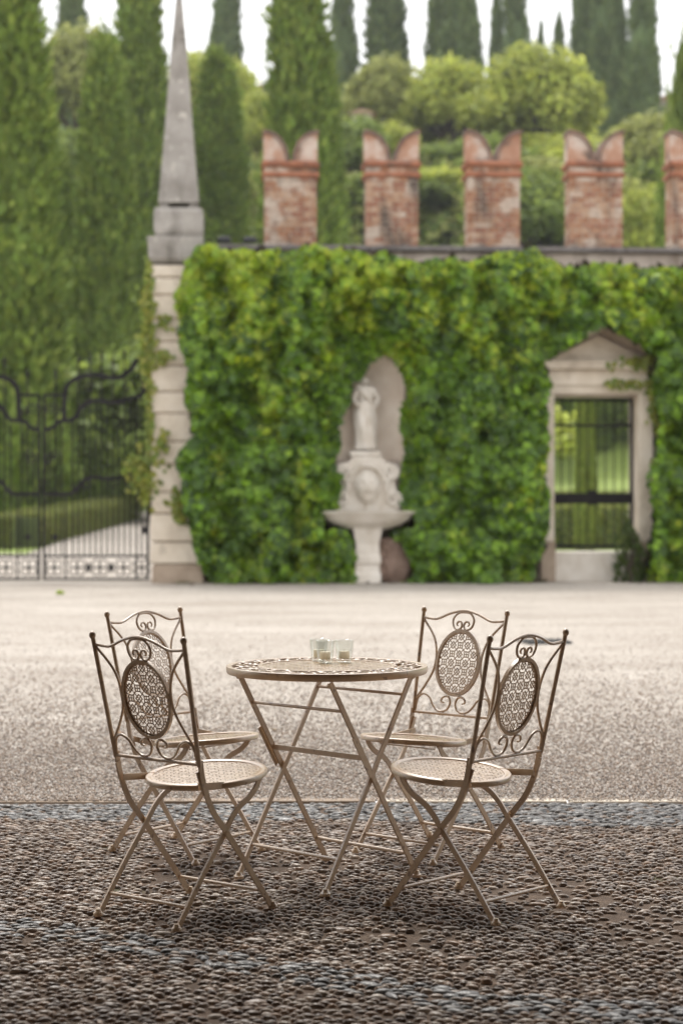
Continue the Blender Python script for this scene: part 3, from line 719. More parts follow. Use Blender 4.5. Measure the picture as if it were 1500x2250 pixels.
# door surround with pediment
ds = empty('door_surround'); ds.parent = gw
for (a_, b_) in ((1190,1217),(1402,1434)):
    ua, ub = wl(a_,1000,.1)[0], wl(b_,1000,.1)[0]; zb = wl(a_,1190,.1)[1]; zt = wl(a_,866,.1)[1]
    q = MB(); q.cham(ua, ub, -.10, .3, zb+.002, zt, .012); q.build('jamb', STONE, ds)
    q = MB(); q.cham(ua-.03, ub+.015, -.13, .3, -.03, zb, .015); q.build('jamb_base', STONE_LOW, ds)
def zz(py, off=.1): return wl(1310, py, off)[1]
def uu(px, off=.1): return wl(px, 900, off)[0]
q = MB(); q.cham(uu(1205), uu(1420), -.10, .3, zz(866)+.002, zz(848), .008); q.build('architrave', STONE, ds)
q = MB(); q.cham(uu(1203), uu(1424), -.13, .3, zz(848)+.002, zz(812), .010); q.build('frieze', STONE, ds)
q = MB(); q.prism([(uu(1200),zz(812)+.002),(uu(1426),zz(812)+.002),(uu(1432),zz(806)),(uu(1440),zz(797)),(uu(1440),zz(794)),(uu(1188),zz(794)),(uu(1188),zz(797)),(uu(1196),zz(806))], -.26, .3); q.build('cornice', STONE, ds)
q = MB(); q.prism([(uu(1200),zz(794)+.002),(uu(1428),zz(794)+.002),(uu(1314),zz(738))], -.08, .3); q.build('tympanum', STONE, ds)
for s_, e_ in ((1186,1314),(1442,1314)):
    a_ = Vector((uu(s_),0,zz(793))); b_ = Vector((uu(e_),0,zz(730))); d_ = (b_-a_).normalized(); n_ = Vector((-d_.z,0,d_.x)); n_ = n_ if n_.z > 0 else -n_
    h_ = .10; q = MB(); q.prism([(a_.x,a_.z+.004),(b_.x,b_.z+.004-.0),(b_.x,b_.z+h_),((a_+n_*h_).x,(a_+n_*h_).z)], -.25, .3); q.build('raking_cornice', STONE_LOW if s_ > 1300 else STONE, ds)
# sill step in doorway
zst_ = wl(1290,1213,0)[1]
q = MB(); q.cham(dl+.002, dr_-.002, -.02, TH_W-.02, -.05, zst_, .015); q.build('door_step', MARBLE, gw)

# iron door in the doorway
idr = wroot('iron_door', 'black wrought-iron barred door standing in the pedimented doorway', 'gate')
u0, u1 = dl+.03, dr_-.03; zb_, zt_ = zst_+.03, dz-.03
for x_ in (u0, u1):
    q = MB(); q.box(x_-.025, x_+.025, .33, .37, zb_, zt_); q.build('stile', IRON, idr)
for z_, h_ in ((wl(1310,1095,-.35)[1],.16),(wl(1310,935,-.35)[1],.04),(zb_+.05,.05),(zt_-.03,.05)):
    q = MB(); q.box(u0+.026, u1-.026, .335, .365, z_-h_/2, z_+h_/2); q.build('cross_rail', IRON, idr)
nb = 9
for i in range(1, nb):
    x_ = u0 + (u1-u0)*i/nb; q = MB(); q.tube([(x_,.35,zb_+.02),(x_,.35,zt_-.01)], .0095, n=6); q.build('bar', IRON, idr)
q = MB(); cz_ = wl(1310,1095,-.35)[1]; q.box((u0+u1)/2-.06,(u0+u1)/2+.06,.32,.38,cz_-.10,cz_+.13); q.build('lock_box', IRON, idr)

# ---- gate pillar with obelisk
gpil = wroot('gate_pillar', 'rusticated pale stone gate pillar topped by a tall grey obelisk', 'pillar')
PO = .30
joints = [1240,1191,1129,1081,1020,970,908,861,803,750,700,648,610,581]
cu0, cu1 = wl(333,900,PO)[0], wl(432,900,PO)[0]
q = MB(); q.cham(wl(334,1260,PO+.05)[0], wl(448,1260,PO+.05)[0], -PO-.07, .6, -.05, wl(380,1241,PO)[1], .03); q.build('plinth', STONE_LOW, gpil)
for i, (a_, b_) in enumerate(zip(joints[:-1], joints[1:])):
    za, zb = wl(380,a_,PO)[1], wl(380,b_,PO)[1]; ex = (.02 if i % 2 == 0 else 0) + (.04 if i < 2 else 0)
    q = MB(); q.cham(cu0-(.0 if i > 1 else .02), cu1+ex, -PO-random.uniform(0,.012)-(.03 if i < 2 else 0), .45, za+.011, zb-.011, .022); q.build('stone_block', STONE, gpil)
q = MB(); q.box(cu0+.03, cu1-.03, -PO+.03, .42, .2, wl(380,581,PO)[1]); q.build('core', STONE_LOW, gpil)
pc = (cu0+cu1)/2
def sq(name, rows, mt):       # stacked square sections (half width, z)
    q = MB(); vs = []; fs = []
    for h_, z_, cx in rows: vs += [(cx-h_,.05-h_,z_),(cx+h_,.05-h_,z_),(cx+h_,.05+h_,z_),(cx-h_,.05+h_,z_)]
    for j in range(len(rows)-1):
        for k in range(4): fs.append((j*4+k, j*4+(k+1)%4, j*4+4+(k+1)%4, j*4+4+k))
    fs += [(3,2,1,0), tuple(len(vs)-4+k for k in range(4))]; q.add(vs, fs); return q.build(name, mt, gpil)
def pz(py): return wl(385,py,.15)[1]
cxx = wl(386,520,.15)[0]
sq('capital', [(.365,pz(580)+.003,cxx),(.405,pz(570),cxx),(.41,pz(545),cxx),(.42,pz(530),cxx),(.42,pz(523),cxx)], STONE_GREY)
cx2 = wl(393,490,.15)[0]
sq('pedestal', [(.335,pz(523)+.003,cx2),(.36,pz(516),cx2),(.375,pz(508),cx2),(.375,pz(468),cx2),(.35,pz(459),cx2)], STONE_GREY)
for dx in (-.22,.22):
    for dy in (-.2,.2):
        q = MB(); q.cham(cx2+dx-.07,cx2+dx+.07,.05+dy-.07,.05+dy+.07,pz(459)+.002,pz(447),.02); q.build('support_block', STONE_GREY, gpil)
cx3 = wl(393,300,.15)[0]
sq('obelisk', [(.31,pz(447)+.002,cx3),(.305,pz(440),cx3),(.27,pz(380),cx3),(.205,pz(270),cx3),(.125,pz(110),cx3),(.055,pz(0),cx3),(.03,pz(-25),cx3),(.0,pz(-45),cx3)], STONE_GREY)

# the other gate pillar and the wall running on from it
gp2 = copy_tree(gpil); du = (cu0+cu1)/2 - wl(92,900,0)[0]; sh = Vector((math.cos(WA), math.sin(WA), 0))*(-2*du); gp2.location = Vector(gpil.location) + sh
gp2['label'] = 'matching stone obelisk pillar at the far side of the iron gates'; gpil['group'] = gp2['group'] = 'gate pillars'
lw = wroot('courtyard_wall', 'plain plastered wall running on beyond the far gate pillar', 'wall'); e1 = (cu0+cu1)/2 - 2*du - .3
q = MB(); q.box(e1-14, e1, 0, TH_W, -.05, z_top); q.build('wall_section', PLASTER, lw)
q = MB(); q.cham(e1-14, e1-.05, -.09, TH_W+.08, z_top+.001, ct, .012); q.build('coping_slab', COPING, lw)
# ---- small dark floodlights on the coping
for px, tl in ((492, .2), (550, -.25)):
    u_ = wl(px,535,0)[0]; fl = tag(empty('floodlight', (0,WY,0), WA), 'small dark floodlight on the coping, %s the obelisk' % ('next to' if px < 520 else 'further from'), 'floodlight', 'floodlights on the wall')
    q = MB(); q.cham(u_-.10,u_+.10,.08,.2,ct+.05,ct+.15,.03); q.build('housing', DARKMETAL, fl)
    q = MB(); q.tube([(u_-.11,.14,ct+.1),(u_-.11,.14,ct+.008),(u_+.11,.14,ct+.008),(u_+.11,.14,ct+.1)], .012, n=6); q.build('bracket', DARKMETAL, fl)

# ---- wall fountain
wf = wroot('wall_fountain', 'white marble wall fountain with carved mask, wide basin and moulded pedestal', 'fountain')
FO = .58
uc = wl(807,1140,FO)[0]; hb = (wl(916,1130,FO)[0]-wl(697,1130,FO)[0])/2
zB = wl(807,1123,FO)[1]; zb2 = wl(807,1162,FO)[1]
q = MB(); q.lathe([(hb*.42,zb2-zB),(hb*.7,-.20),(hb*.86,-.12),(hb*.93,-.05),(hb*.99,-.03),(hb,-.006),(hb*.98,0),(hb*.93,-.002),(hb*.88,-.05),(hb*.6,-.14),(0,-.16)], 40, (uc,-FO+.12,zB), 1, .62); q.build('basin', MARBLE, wf, True)
pw = (wl(836,1220,FO)[0]-wl(778,1220,FO)[0])/2
def pf(py): return wl(807,py,FO)[1]
rows = [(pw*1.0,pf(1278)-.02),(pw*1.0,pf(1262)),(pw*.92,pf(1258)),(pw*.88,pf(1242)),(pw*1.0,pf(1236)),(pw*1.0,pf(1224)),(pw*.9,pf(1218)),(pw*.86,pf(1196)),(pw*1.02,pf(1172)),(pw*1.1,pf(1160))]
q = MB(); vs = []; fs = []
for h_, z_ in rows: vs += [(uc-h_,-FO+.12-h_*.9,z_),(uc+h_,-FO+.12-h_*.9,z_),(uc+h_,-FO+.12+h_*.9,z_),(uc-h_,-FO+.12+h_*.9,z_)]
for j in range(len(rows)-1):
    for k in range(4): fs.append((j*4+k, j*4+(k+1)%4, j*4+4+(k+1)%4, j*4+4+k))
fs += [(3,2,1,0), tuple(len(vs)-4+k for k in range(4))]; q.add(vs, fs); q.build('pedestal', MARBLE, wf)
# back panel with shoulders
def pb(px, py): return wl(px, py, .15)
q = MB(); q.prism([pb(735,1122),pb(876,1122),pb(874,1090),pb(866,1062),pb(876,1040),pb(868,1022),pb(845,1014),pb(838,1004),pb(775,1004),pb(766,1014),pb(746,1022),pb(738,1040),pb(748,1062),pb(738,1090)], -.17, -.005); bpnl = q.build('back_panel', MARBLE, wf)
for s in (-1, 1):      # volutes
    for (dx, py, r0) in ((52,1036,.105),(58,1098,.12)):
        c_ = pb(806+s*dx, py); q = MB()
        q.tube([(c_[0]+s*math.cos(t)*r0*(1-t/11), -.20, c_[1]+math.sin(t)*r0*(1-t/11)) for t in np.linspace(-1.2, 8.5, 30)], .032, n=8); q.build('volute', MARBLE, bpnl, True)
    a_ = [pb(806+s*dx, py) for dx, py in ((54,1046),(44,1060),(42,1074),(50,1088))]
    q = MB(); q.tube([(x_,-.20,z_) for x_, z_ in a_], .035, n=8); q.build('scroll_band', MARBLE, bpnl, True)
# mask: head with brow, nose, mouth, beard
mc = pb(806,1070); q = MB()
bm = bmesh.new(); bmesh.ops.create_icosphere(bm, subdivisions=4, radius=1)
for v in bm.verts:
    x_, y_, z_ = v.co; f_ = 0
    if y_ < 0:
        f_ += .22*math.exp(-((x_/.14)**2+((z_-.05)/.32)**2))               # nose
        f_ += .13*math.exp(-((abs(x_)-.36)/.24)**2-((z_-.36)/.10)**2)     # brow
        f_ -= .16*math.exp(-((abs(x_)-.36)/.17)**2-((z_-.17)/.11)**2)     # eyes
        f_ -= .22*math.exp(-(x_/.26)**2-((z_+.45)/.10)**2)                # mouth
        f_ += .10*math.exp(-((abs(x_)-.42)/.2)**2-((z_+.12)/.2)**2)       # cheeks
    f_ += .05*math.sin(x_*16)*(1 if z_ < -.5 or z_ > .6 else 0)
    v.co = Vector((x_*.20*(1 - .18*max(0,-z_)), (y_*(1+f_))*.16 - (f_*.05 if y_ < 0 else 0), z_*.26))
me = bpy.data.meshes.new('mask'); bm.to_mesh(me); bm.free(); me.materials.append(MARBLE); me.polygons.foreach_set('use_smooth', [True]*len(me.polygons))
link(me, 'mask', bpnl, (mc[0], -.19, mc[1]))
q = MB(); q.tube([(mc[0]+math.cos(t)*.27, -.19, mc[1]+.06+math.sin(t)*.27) for t in np.linspace(.1,3.04,18)], .04, n=8); q.build('hood', MARBLE, bpnl, True)
zs0 = pb(806,1004)[1]
q = MB(); q.cham(uc-.24, uc+.24, -.18, .2, zs0+.002, zs0+.09, .02); q.build('statue_base', MARBLE, wf)
# ---- statue in the niche: one continuous skinned figure
st = wroot('statue', 'weathered white stone statue of a draped standing figure in the niche', 'statue')
sb_ = Vector((uc, -.01, zs0+.09)); hS = 1.19
J = {'pel':(0,0,.52,.085),'wai':(.01,0,.62,.068),'che':(.012,.005,.74,.092),'nec':(.008,0,.83,.038),'hed':(.0,-.015,.90,.062),'hed2':(-.002,-.012,.955,.05),
     'sl':(-.10,0,.795,.046),'el':(-.145,-.02,.665,.034),'hl':(-.10,-.09,.60,.026),'hl2':(-.07,-.11,.585,.02),'sr':(.115,0,.79,.046),'er':(.175,.015,.67,.034),'hr':(.12,-.055,.57,.027),'hr2':(.10,-.075,.555,.02),
     'tl':(-.055,0,.46,.075),'kl':(-.06,-.03,.27,.055),'al':(-.065,0,.05,.035),'fl':(-.07,-.075,.022,.026),'tr':(.06,0,.46,.075),'kr':(.075,-.07,.28,.056),'ar':(.085,.01,.05,.035),'fr':(.10,-.065,.022,.026)}
E_ = [('pel','wai'),('wai','che'),('che','nec'),('nec','hed'),('hed','hed2'),('che','sl'),('sl','el'),('el','hl'),('hl','hl2'),('che','sr'),('sr','er'),('er','hr'),('hr','hr2'),('pel','tl'),('tl','kl'),('kl','al'),('al','fl'),('pel','tr'),('tr','kr'),('kr','ar'),('ar','fr')]
ks_ = list(J); me = bpy.data.meshes.new('figure'); me.from_pydata([Vector(J[k][:3])*hS for k in ks_], [(ks_.index(a_), ks_.index(b_)) for a_, b_ in E_], [])
fo = link(me, 'figure', st, sb_); md = fo.modifiers.new('skin','SKIN'); md.use_smooth_shade = True
for i, k in enumerate(ks_):
    sv = me.skin_vertices[0].data[i]; sv.radius = (J[k][3]*hS, J[k][3]*hS); sv.use_root = (k == 'pel')
fo.modifiers.new('sub','SUBSURF').levels = 2; fo.modifiers['sub'].render_levels = 2; me.materials.append(MARBLE)
q = MB(); rows = []; n = 36; vs = []     # drapery from waist to feet with folds, knee pushing through
for j, (z_, a_, b_, cx) in enumerate(((.66,.085,.078,.01),(.60,.105,.092,.008),(.52,.135,.108,.0),(.42,.145,.118,.0),(.30,.140,.125,.008),(.18,.135,.115,.012),(.08,.145,.118,.012),(.03,.155,.125,.012))):
    for i in range(n):
        t = 2*math.pi*i/n; k = 1 + .07*math.sin(7*t+z_*9)*(1 if z_ < .6 else .3) + .035*math.sin(17*t-z_*13)
        y_ = -.02 + b_*math.sin(t)*k - (.05*math.exp(-((z_-.3)/.12)**2)*max(0,-math.sin(t))*(1 if math.cos(t) > 0 else .3))
        vs.append(((cx + a_*math.cos(t)*k)*hS, y_*hS, z_*hS))
q.add(vs, [(j*n+i, j*n+(i+1)%n, (j+1)*n+(i+1)%n, (j+1)*n+i) for j in range(7) for i in range(n)]); dr = q.build('drapery', MARBLE, st, True); dr.location = sb_
q = MB(); q.tube(cr([tuple(Vector(p_)*hS) for p_ in ((-.09,-.03,.83),(-.03,-.095,.76),(.05,-.105,.68),(.10,-.06,.60),(.09,.05,.57))],5), .035, n=8); o = q.build('sash', MARBLE, st, True); o.location = sb_
# ---- boulder beside the pedestal
bm = bmesh.new(); bmesh.ops.create_icosphere(bm, subdivisions=4, radius=1)
P = np.array([v.co[:] for v in bm.verts]); nz_ = vnoise(P, 1.6, 2) + .5*vnoise(P, 3.7, 4) + .2*vnoise(P, 9, 6)
for v, k in zip(bm.verts, nz_): v.co = Vector((v.co.x*.30, v.co.y*.20, v.co.z*.38))*(.62+.45*k); v.co.x += .10*(-v.co.z)
me = bpy.data.meshes.new('boulder'); bm.to_mesh(me); bm.free(); me.materials.append(ROCK)
bo = link(me, 'boulder', None, Vector((0,WY,0)) + Matrix.Rotation(WA,3,'Z') @ Vector((wl(864,1240,.35)[0], -.26, .31)), (0,0,.3), (1,1,1)); tag(bo, 'reddish brown boulder leaning beside the fountain pedestal', 'boulder')

# ================================================================== FOLIAGE TOOLS
def rand_dirs(n):
    v = rng.normal(size=(n,3)); return v/np.linalg.norm(v,axis=1,keepdims=True)
def leaves(name, P, Dv, Nv, size, aspect, cols, mt, fold=.25, lobed=False):
    """kite-shaped folded leaves at P, pointing along Dv, facing Nv"""
    n = len(P); Dv = Dv/np.linalg.norm(Dv,axis=1,keepdims=True)
    Sv = np.cross(Dv, Nv); Sv /= np.linalg.norm(Sv,axis=1,keepdims=True)+1e-9; Nn = np.cross(Sv, Dv)
    s = size[:,None]
    b = P - Dv*s*.5; tp = P + Dv*s*.5; l = P - Dv*s*.08 - Sv*s*aspect*.5 + Nn*s*fold*.4; r = P - Dv*s*.08 + Sv*s*aspect*.5 + Nn*s*fold*.4
    V = np.stack([b,l,tp,r],1).reshape(-1,3); k = np.arange(n)*4
    Fz = np.concatenate([np.stack([k,k+2,k+1],1), np.stack([k,k+3,k+2],1)])
    return fast_mesh(name, V, Fz, np.repeat(cols,4,0), mt)
def jitter_cols(base, n, var=.25, seedn=None, yel=.0):
    c = np.array(base)[rng.integers(0,len(base),n)]*rng.uniform(1-var,1+var,(n,1))
    return c

# ---- ivy on the wall
def poly_in(px, py, poly):
    ins = np.zeros(len(px), bool); j = len(poly)-1
    for i in range(len(poly)):
        xi, yi = poly[i]; xj, yj = poly[j]
        c = ((yi > py) != (yj > py)) & (px < (xj-xi)*(py-yi)/(yj-yi+1e-9)+xi); ins ^= c; j = i
    return ins
niche_poly = [(812,792),(838,778),(862,792),(884,830),(894,862),(878,900),(884,960),(888,1000),(876,1040),(878,1085),(880,1115),(908,1124),(908,1164),(848,1170),(880,1200),(902,1235),(906,1278),(775,1278),(772,1190),(760,1168),(704,1164),(704,1120),(738,1118),(748,1050),(728,1020),(745,985),(742,940),(768,880),(766,845),(790,830)]
door_poly = [(1180,800),(1250,760),(1316,722),(1385,760),(1432,790),(1424,830),(1436,900),(1440,960),(1428,1010),(1412,1040),(1416,1090),(1432,1140),(1420,1200),(1415,1280),(1160,1280),(1185,1180),(1196,1100),(1186,1040),(1194,950),(1184,880),(1200,850)]
lefty = np.array([540,600,650,700,740,780,820,860,920,960,990,1010,1060,1110,1150,1200,1240,1282]); leftx = 13 + np.array([440,402,380,392,382,404,412,398,414,418,392,380,402,398,418,424,436,452])
topx = np.array([380,420,520,600,700,800,840,900,1000,1100,1180,1230,1300,1400,1500,1700]); topy = np.array([575,552,556,562,560,570,560,590,585,562,566,610,580,600,590,590])
def ivy_mask(px, py):
    nn = np.stack([px*.02,py*.02,0*px],1); w1 = (vnoise(nn,1.,1)-.5)*26; w2 = (vnoise(nn,2.3,2)-.5)*22
    ok = (px > np.interp(py, lefty, leftx)+w1*.8) & (py > np.interp(px, topx, topy)+w1+w2*.7) & (py < 1277)
    return ok & ~poly_in(px+w1*.35, py+w2*.35, niche_poly) & ~poly_in(px+w1*.3, py+w2*.35, door_poly)
def wpos(u, off, z):
    c, s = math.cos(WA), math.sin(WA); y = -off
    return np.stack([u*c - y*s, WY + u*s + y*c, z], 1)
iv = empty('ivy', (0, WY-.2, 0)); tag(iv, 'dense green ivy curtain covering the courtyard wall', 'climbing plant')
NI = 56000
px_ = rng.uniform(370,1640,NI); py_ = rng.uniform(540,1280,NI); ok = ivy_mask(px_, py_); px_, py_ = px_[ok], py_[ok]; n = len(px_)
kx = WY/F; u_ = (px_-750)*kx*1.003; z_ = CAM_H-(py_-HOR)*kx*(1+ (px_-750)/F*math.tan(WA))
Q = np.stack([u_, 0*u_, z_],1)
hgt = .02 + .42*np.clip(vnoise(Q*np.array([1,1,.55]),3.1,1)*2.0-.52,0,1)**1.2 + .20*vnoise(Q*np.array([1,1,.6]),1.3,21) + .26*np.clip(vnoise(Q,6.3,31)*1.8-.45,0,1) + .20*vnoise(Q,4.2,2) + .06*vnoise(Q,9.,7)
nd_ = np.hypot((px_-815)/95,(py_-960)/190); hgt = hgt*np.clip((px_-380)/60,.5,1)*np.clip((nd_-.75)/.6,.35,1); hgt += .28*np.clip((470-px_)/55,0,1)
layer = rng.random(n); off = .03 + hgt*np.where(layer < .14, rng.uniform(.3,.8,n), rng.uniform(.86,1.08,n))
P = wpos(u_, off, z_)
an_ = np.array([1,1,.55]); gx1 = vnoise((Q+np.array([.06,0,0]))*an_,3.1,1)-vnoise((Q-np.array([.06,0,0]))*an_,3.1,1); gz1 = vnoise((Q+np.array([0,0,.1]))*an_,3.1,1)-vnoise((Q-np.array([0,0,.1]))*an_,3.1,1)
Nv = np.stack([-gx1*1.6, -np.ones(n), -gz1*1.6+.55],1) + rng.normal(0,.42,(n,3))
Dv = np.stack([rng.normal(0,.55,n), -.35+rng.normal(0,.3,n), -np.ones(n)],1)
young = .05*np.clip((800-px_)/300,0,1)*np.clip((900-py_)/300,0,1) + vnoise(Q*np.array([1,1,.6]),3.,9)*.5 + .2*vnoise(Q,9,3) + .3*rng.random(n) + .16*np.clip((z_-3.6)/1.2,-.4,1)
cI = jitter_cols([(.070,.150,.008),(.10,.20,.009),(.05,.105,.010),(.17,.30,.011),(.13,.25,.010)], n, .3)
yy_ = (np.clip((young-.545)/.16,0,1)*.7)[:,None]; cI = cI*(1-yy_) + yy_*jitter_cols([(.32,.44,.016),(.26,.39,.016),(.40,.46,.02)], n, .25)
blu = (vnoise(Q,3.1,12) > .62)[:,None] & (rng.random((n,1)) < .35); cI = np.where(blu, np.array([.055,.115,.016])*rng.uniform(.8,1.3,(n,1)), cI)
lm = leaves('foliage', P, Dv, Nv, rng.uniform(.08,.16,n), .95, cI, LEAF, .3)
o = link(lm, 'foliage', iv, Vector((0,-(WY-.2),0)))
okt = np.where((nd_ > 1.35) & (np.hypot((px_-1310)/140,(py_-1000)/290) > 1.05))[0]; tw_n = 22000; sel = okt[rng.integers(0, len(okt), tw_n)]      # bare twigs and dead leaves, their dark brown painting shade into the ivy's gaps
tu = u_[sel] + rng.normal(0,.05,tw_n); tzz = z_[sel] + rng.normal(0,.05,tw_n); to = .02 + hgt[sel]*rng.uniform(0,.55,tw_n)
o = link(leaves('twigs', wpos(tu, to, tzz), np.stack([rng.normal(0,.5,tw_n), rng.normal(0,.2,tw_n), -np.ones(tw_n)],1), np.stack([rng.normal(0,.5,tw_n), -np.ones(tw_n), rng.normal(0,.4,tw_n)],1), rng.uniform(.12,.26,tw_n), .45, jitter_cols([(.05,.036,.022),(.035,.03,.018),(.05,.05,.02)], tw_n, .3), CYP, .3), 'twigs', iv, Vector((0,-(WY-.2),0)))
# straggling shoots at the pillar's outer edge and sprigs on the stone
sp_ = []
for (cx, cy, sx, sy, k) in ((326,640,6,30,60),(322,760,10,45,160),(326,700,6,60,110),(328,830,5,70,110),(331,930,4,70,70),(312,1035,20,28,150),(322,1075,10,20,50),(300,1020,10,10,25),(362,715,8,10,25),(360,790,9,8,30),(356,975,7,12,30),(386,1105,10,14,40),(396,1135,8,10,30),(1426,800,22,6,70),(1436,830,6,40,90),(1380,846,30,5,50),(1440,870,5,50,60),(1395,800,30,5,50)):
    sp_.append(np.stack([rng.normal(cx,sx,k), rng.normal(cy,sy,k)],1))
sp_ = np.concatenate(sp_); n = len(sp_); u_ = (sp_[:,0]-750)*kx; z_ = CAM_H-(sp_[:,1]-HOR)*kx
offp = np.where(sp_[:,0] > 1000, rng.uniform(.2,.32,n), np.where(sp_[:,0] < 334, rng.uniform(.05,.36,n), rng.uniform(.34,.42,n)))
o = link(leaves('shoots', wpos(u_*.99, offp, z_), np.stack([rng.normal(0,.6,n), rng.normal(0,.3,n), -np.ones(n)],1), np.stack([rng.normal(0,.4,n), -np.ones(n), .5+rng.normal(0,.3,n)],1), rng.uniform(.07,.12,n), .9, jitter_cols([(.20,.24,.03),(.14,.20,.03),(.24,.25,.04)], n, .2), LEAF, .3), 'shoots', iv, Vector((0,-(WY-.2),0)))
# woody stems low on the wall
for (px0, px1, top) in ((570,560,900),(596,640,850),(745,735,960),(920,960,980),(1150,1120,930),(480,500,900),(690,672,1000)):
    pts = []
    for t in np.linspace(0,1,7):
        px = px0+(px1-px0)*t+random.uniform(-6,6); py = 1279+(top-1279)*t; p_ = wpos(np.array([(px-750)*kx]), np.array([.05+.03*math.sin(t*5)]), np.array([CAM_H-(py-HOR)*kx]))[0]; pts.append(Vector(p_)-Vector((0,WY-.2,0)))
    q = MB(); q.tube(cr(pts,3), [.035*(1-.7*i/18) for i in range(19)], n=6); q.build('stem', BARK, iv, True)

# ================================================================== IRON GATES
def gate_leaf(sgn, label):
    """sgn=+1: leaf on the pillar's side of the meeting stile (photo column 92)"""
    g = wroot('iron_gate', label, 'gate', 'courtyard gates'); yo = .12
    def gpnt(px, py):
        px = 92 + sgn*(px-92); u_, z_ = wl(px, py, -yo); return Vector((u_, yo, z_))
    def rail(name, pts, wd, n=5, dp=.03):
        q = MB(); q.tube(cr([gpnt(*p_) for p_ in pts], n), 0, rect=(dp,wd), up=(0,1,0)); return q.build(name, IRON, g)
    upper = [(143,868),(148,848),(165,833),(190,826),(215,824),(240,830),(265,828),(285,814),(296,800),(300,792),(312,789),(322,790)]
    lower = [(96,944),(115,940),(130,926),(160,922),(172,908),(182,892),(198,882),(215,880),(240,884),(275,879),(300,872),(316,862),(314,845),(308,826)]
    mid = [(96,1085),(130,1086),(158,1084),(170,1072),(182,1058),(205,1048),(230,1052),(262,1050),(290,1042),(318,1046)]
    rail('upper_rail', upper, .075); rail('lower_rail', lower, .065); rail('middle_rail', mid, .06)
    q = MB(); a_, b_ = gpnt(98,868), gpnt(143,868); q.tube([a_,b_], 0, rect=(.03,.045), up=(0,1,0)); q.build('frame_bar', IRON, g)
    q = MB(); q.tube([gpnt(143,866),gpnt(141,920)], 0, rect=(.03,.075), up=(0,1,0)); q.build('frame_bar', IRON, g)
    for py in (1222, 1272):
        q = MB(); q.tube([gpnt(99,py),gpnt(321,py)], 0, rect=(.03,.035), up=(0,1,0)); q.build('bottom_rail', IRON, g)
    for px in (98,145,300,325):
        q = MB(); q.tube([gpnt(px,1275),gpnt(px,(866 if px < 120 else 1084 if px == 145 else 870 if px == 300 else 800))], 0, rect=(.032,.03 if px in (145,300) else .045), up=(0,1,0)); q.build('stile', IRON, g)
    ux = np.array([p_[0] for p_ in upper]); uy = np.array([p_[1] for p_ in upper])
    for i, px in enumerate(np.arange(110, 322, 12.6)):
        if abs(px-145) < 4 or abs(px-300) < 4: continue
        tall = i % 2 == 1
        top = (np.interp(px, ux, uy) - 34 + 5*math.sin(i*1.3)) if px > 146 else 826
        if not tall: top = np.interp(px, [p_[0] for p_ in lower], [p_[1] for p_ in lower])
        q = MB(); q.tube([gpnt(px,1222), gpnt(px,top)], .0135, n=6); b_ = q.build('bar', IRON, g)
        if tall:
            c_ = gpnt(px, top); q = MB(); q.lathe([(0,.16),(.012,.09),(.030,.03),(.012,0),(.02,-.02),(.008,-.04)], 8, c_); q.build('spike', IRON, b_)
    # ornaments of the bottom panel: rings with a rosette in the middle
    for px in (120, 170, 195, 220, 245, 272, 312):
        c_ = gpnt(px,1247); r_ = .135 if px in (120,312) else .12; q = MB()
        big = px in (195,245)
        if big:
            q.prism([(c_.x-.055,c_.z),(c_.x,c_.z-.09),(c_.x+.055,c_.z),(c_.x,c_.z+.09)], yo-.015, yo+.015)
        else:
            for k in range(4):
                a_ = math.pi/4+k*math.pi/2; cc = c_+Vector((math.cos(a_)*.08,0,math.sin(a_)*.085))
                q.tube([cc+Vector((math.cos(t)*.062,0,math.sin(t)*.062)) for t in np.linspace(0,6.28,13)[:-1]], .011, n=5, closed=True, up=(0,1,0))
            q.lathe([(0,-.03),(.028,0),(0,.03)], 8, c_)
        q.build('rosette', IRON, g)
    for (px, py) in ((122,1180),(318,1165)):
        c_ = gpnt(px,py); q = MB(); q.prism([(c_.x-.06,c_.z),(c_.x,c_.z-.07),(c_.x+.06,c_.z),(c_.x,c_.z+.07)], yo-.015, yo+.015); q.build('diamond_boss', IRON, g)
    for (px, py, r_) in ((112,900,.09),(128,905,.07),(196,852,.10),(280,850,.10),(110,1010,.10),(120,1000,.08),(190,1068,.09),(250,1064,.10),(285,1060,.08)):
        c_ = gpnt(px,py); q = MB(); q.tube([c_+Vector((math.cos(t)*r_*(1-t/10),0,math.sin(t)*r_*(1-t/10))) for t in np.linspace(0,7.5,22)], .012, n=5, up=(0,1,0)); q.build('scroll', IRON, g)
    return g
gate_leaf(1, 'black wrought-iron gate leaf hinged beside the obelisk pillar')
gate_leaf(-1, 'black wrought-iron gate leaf on the far side of the meeting stile from the obelisk pillar')

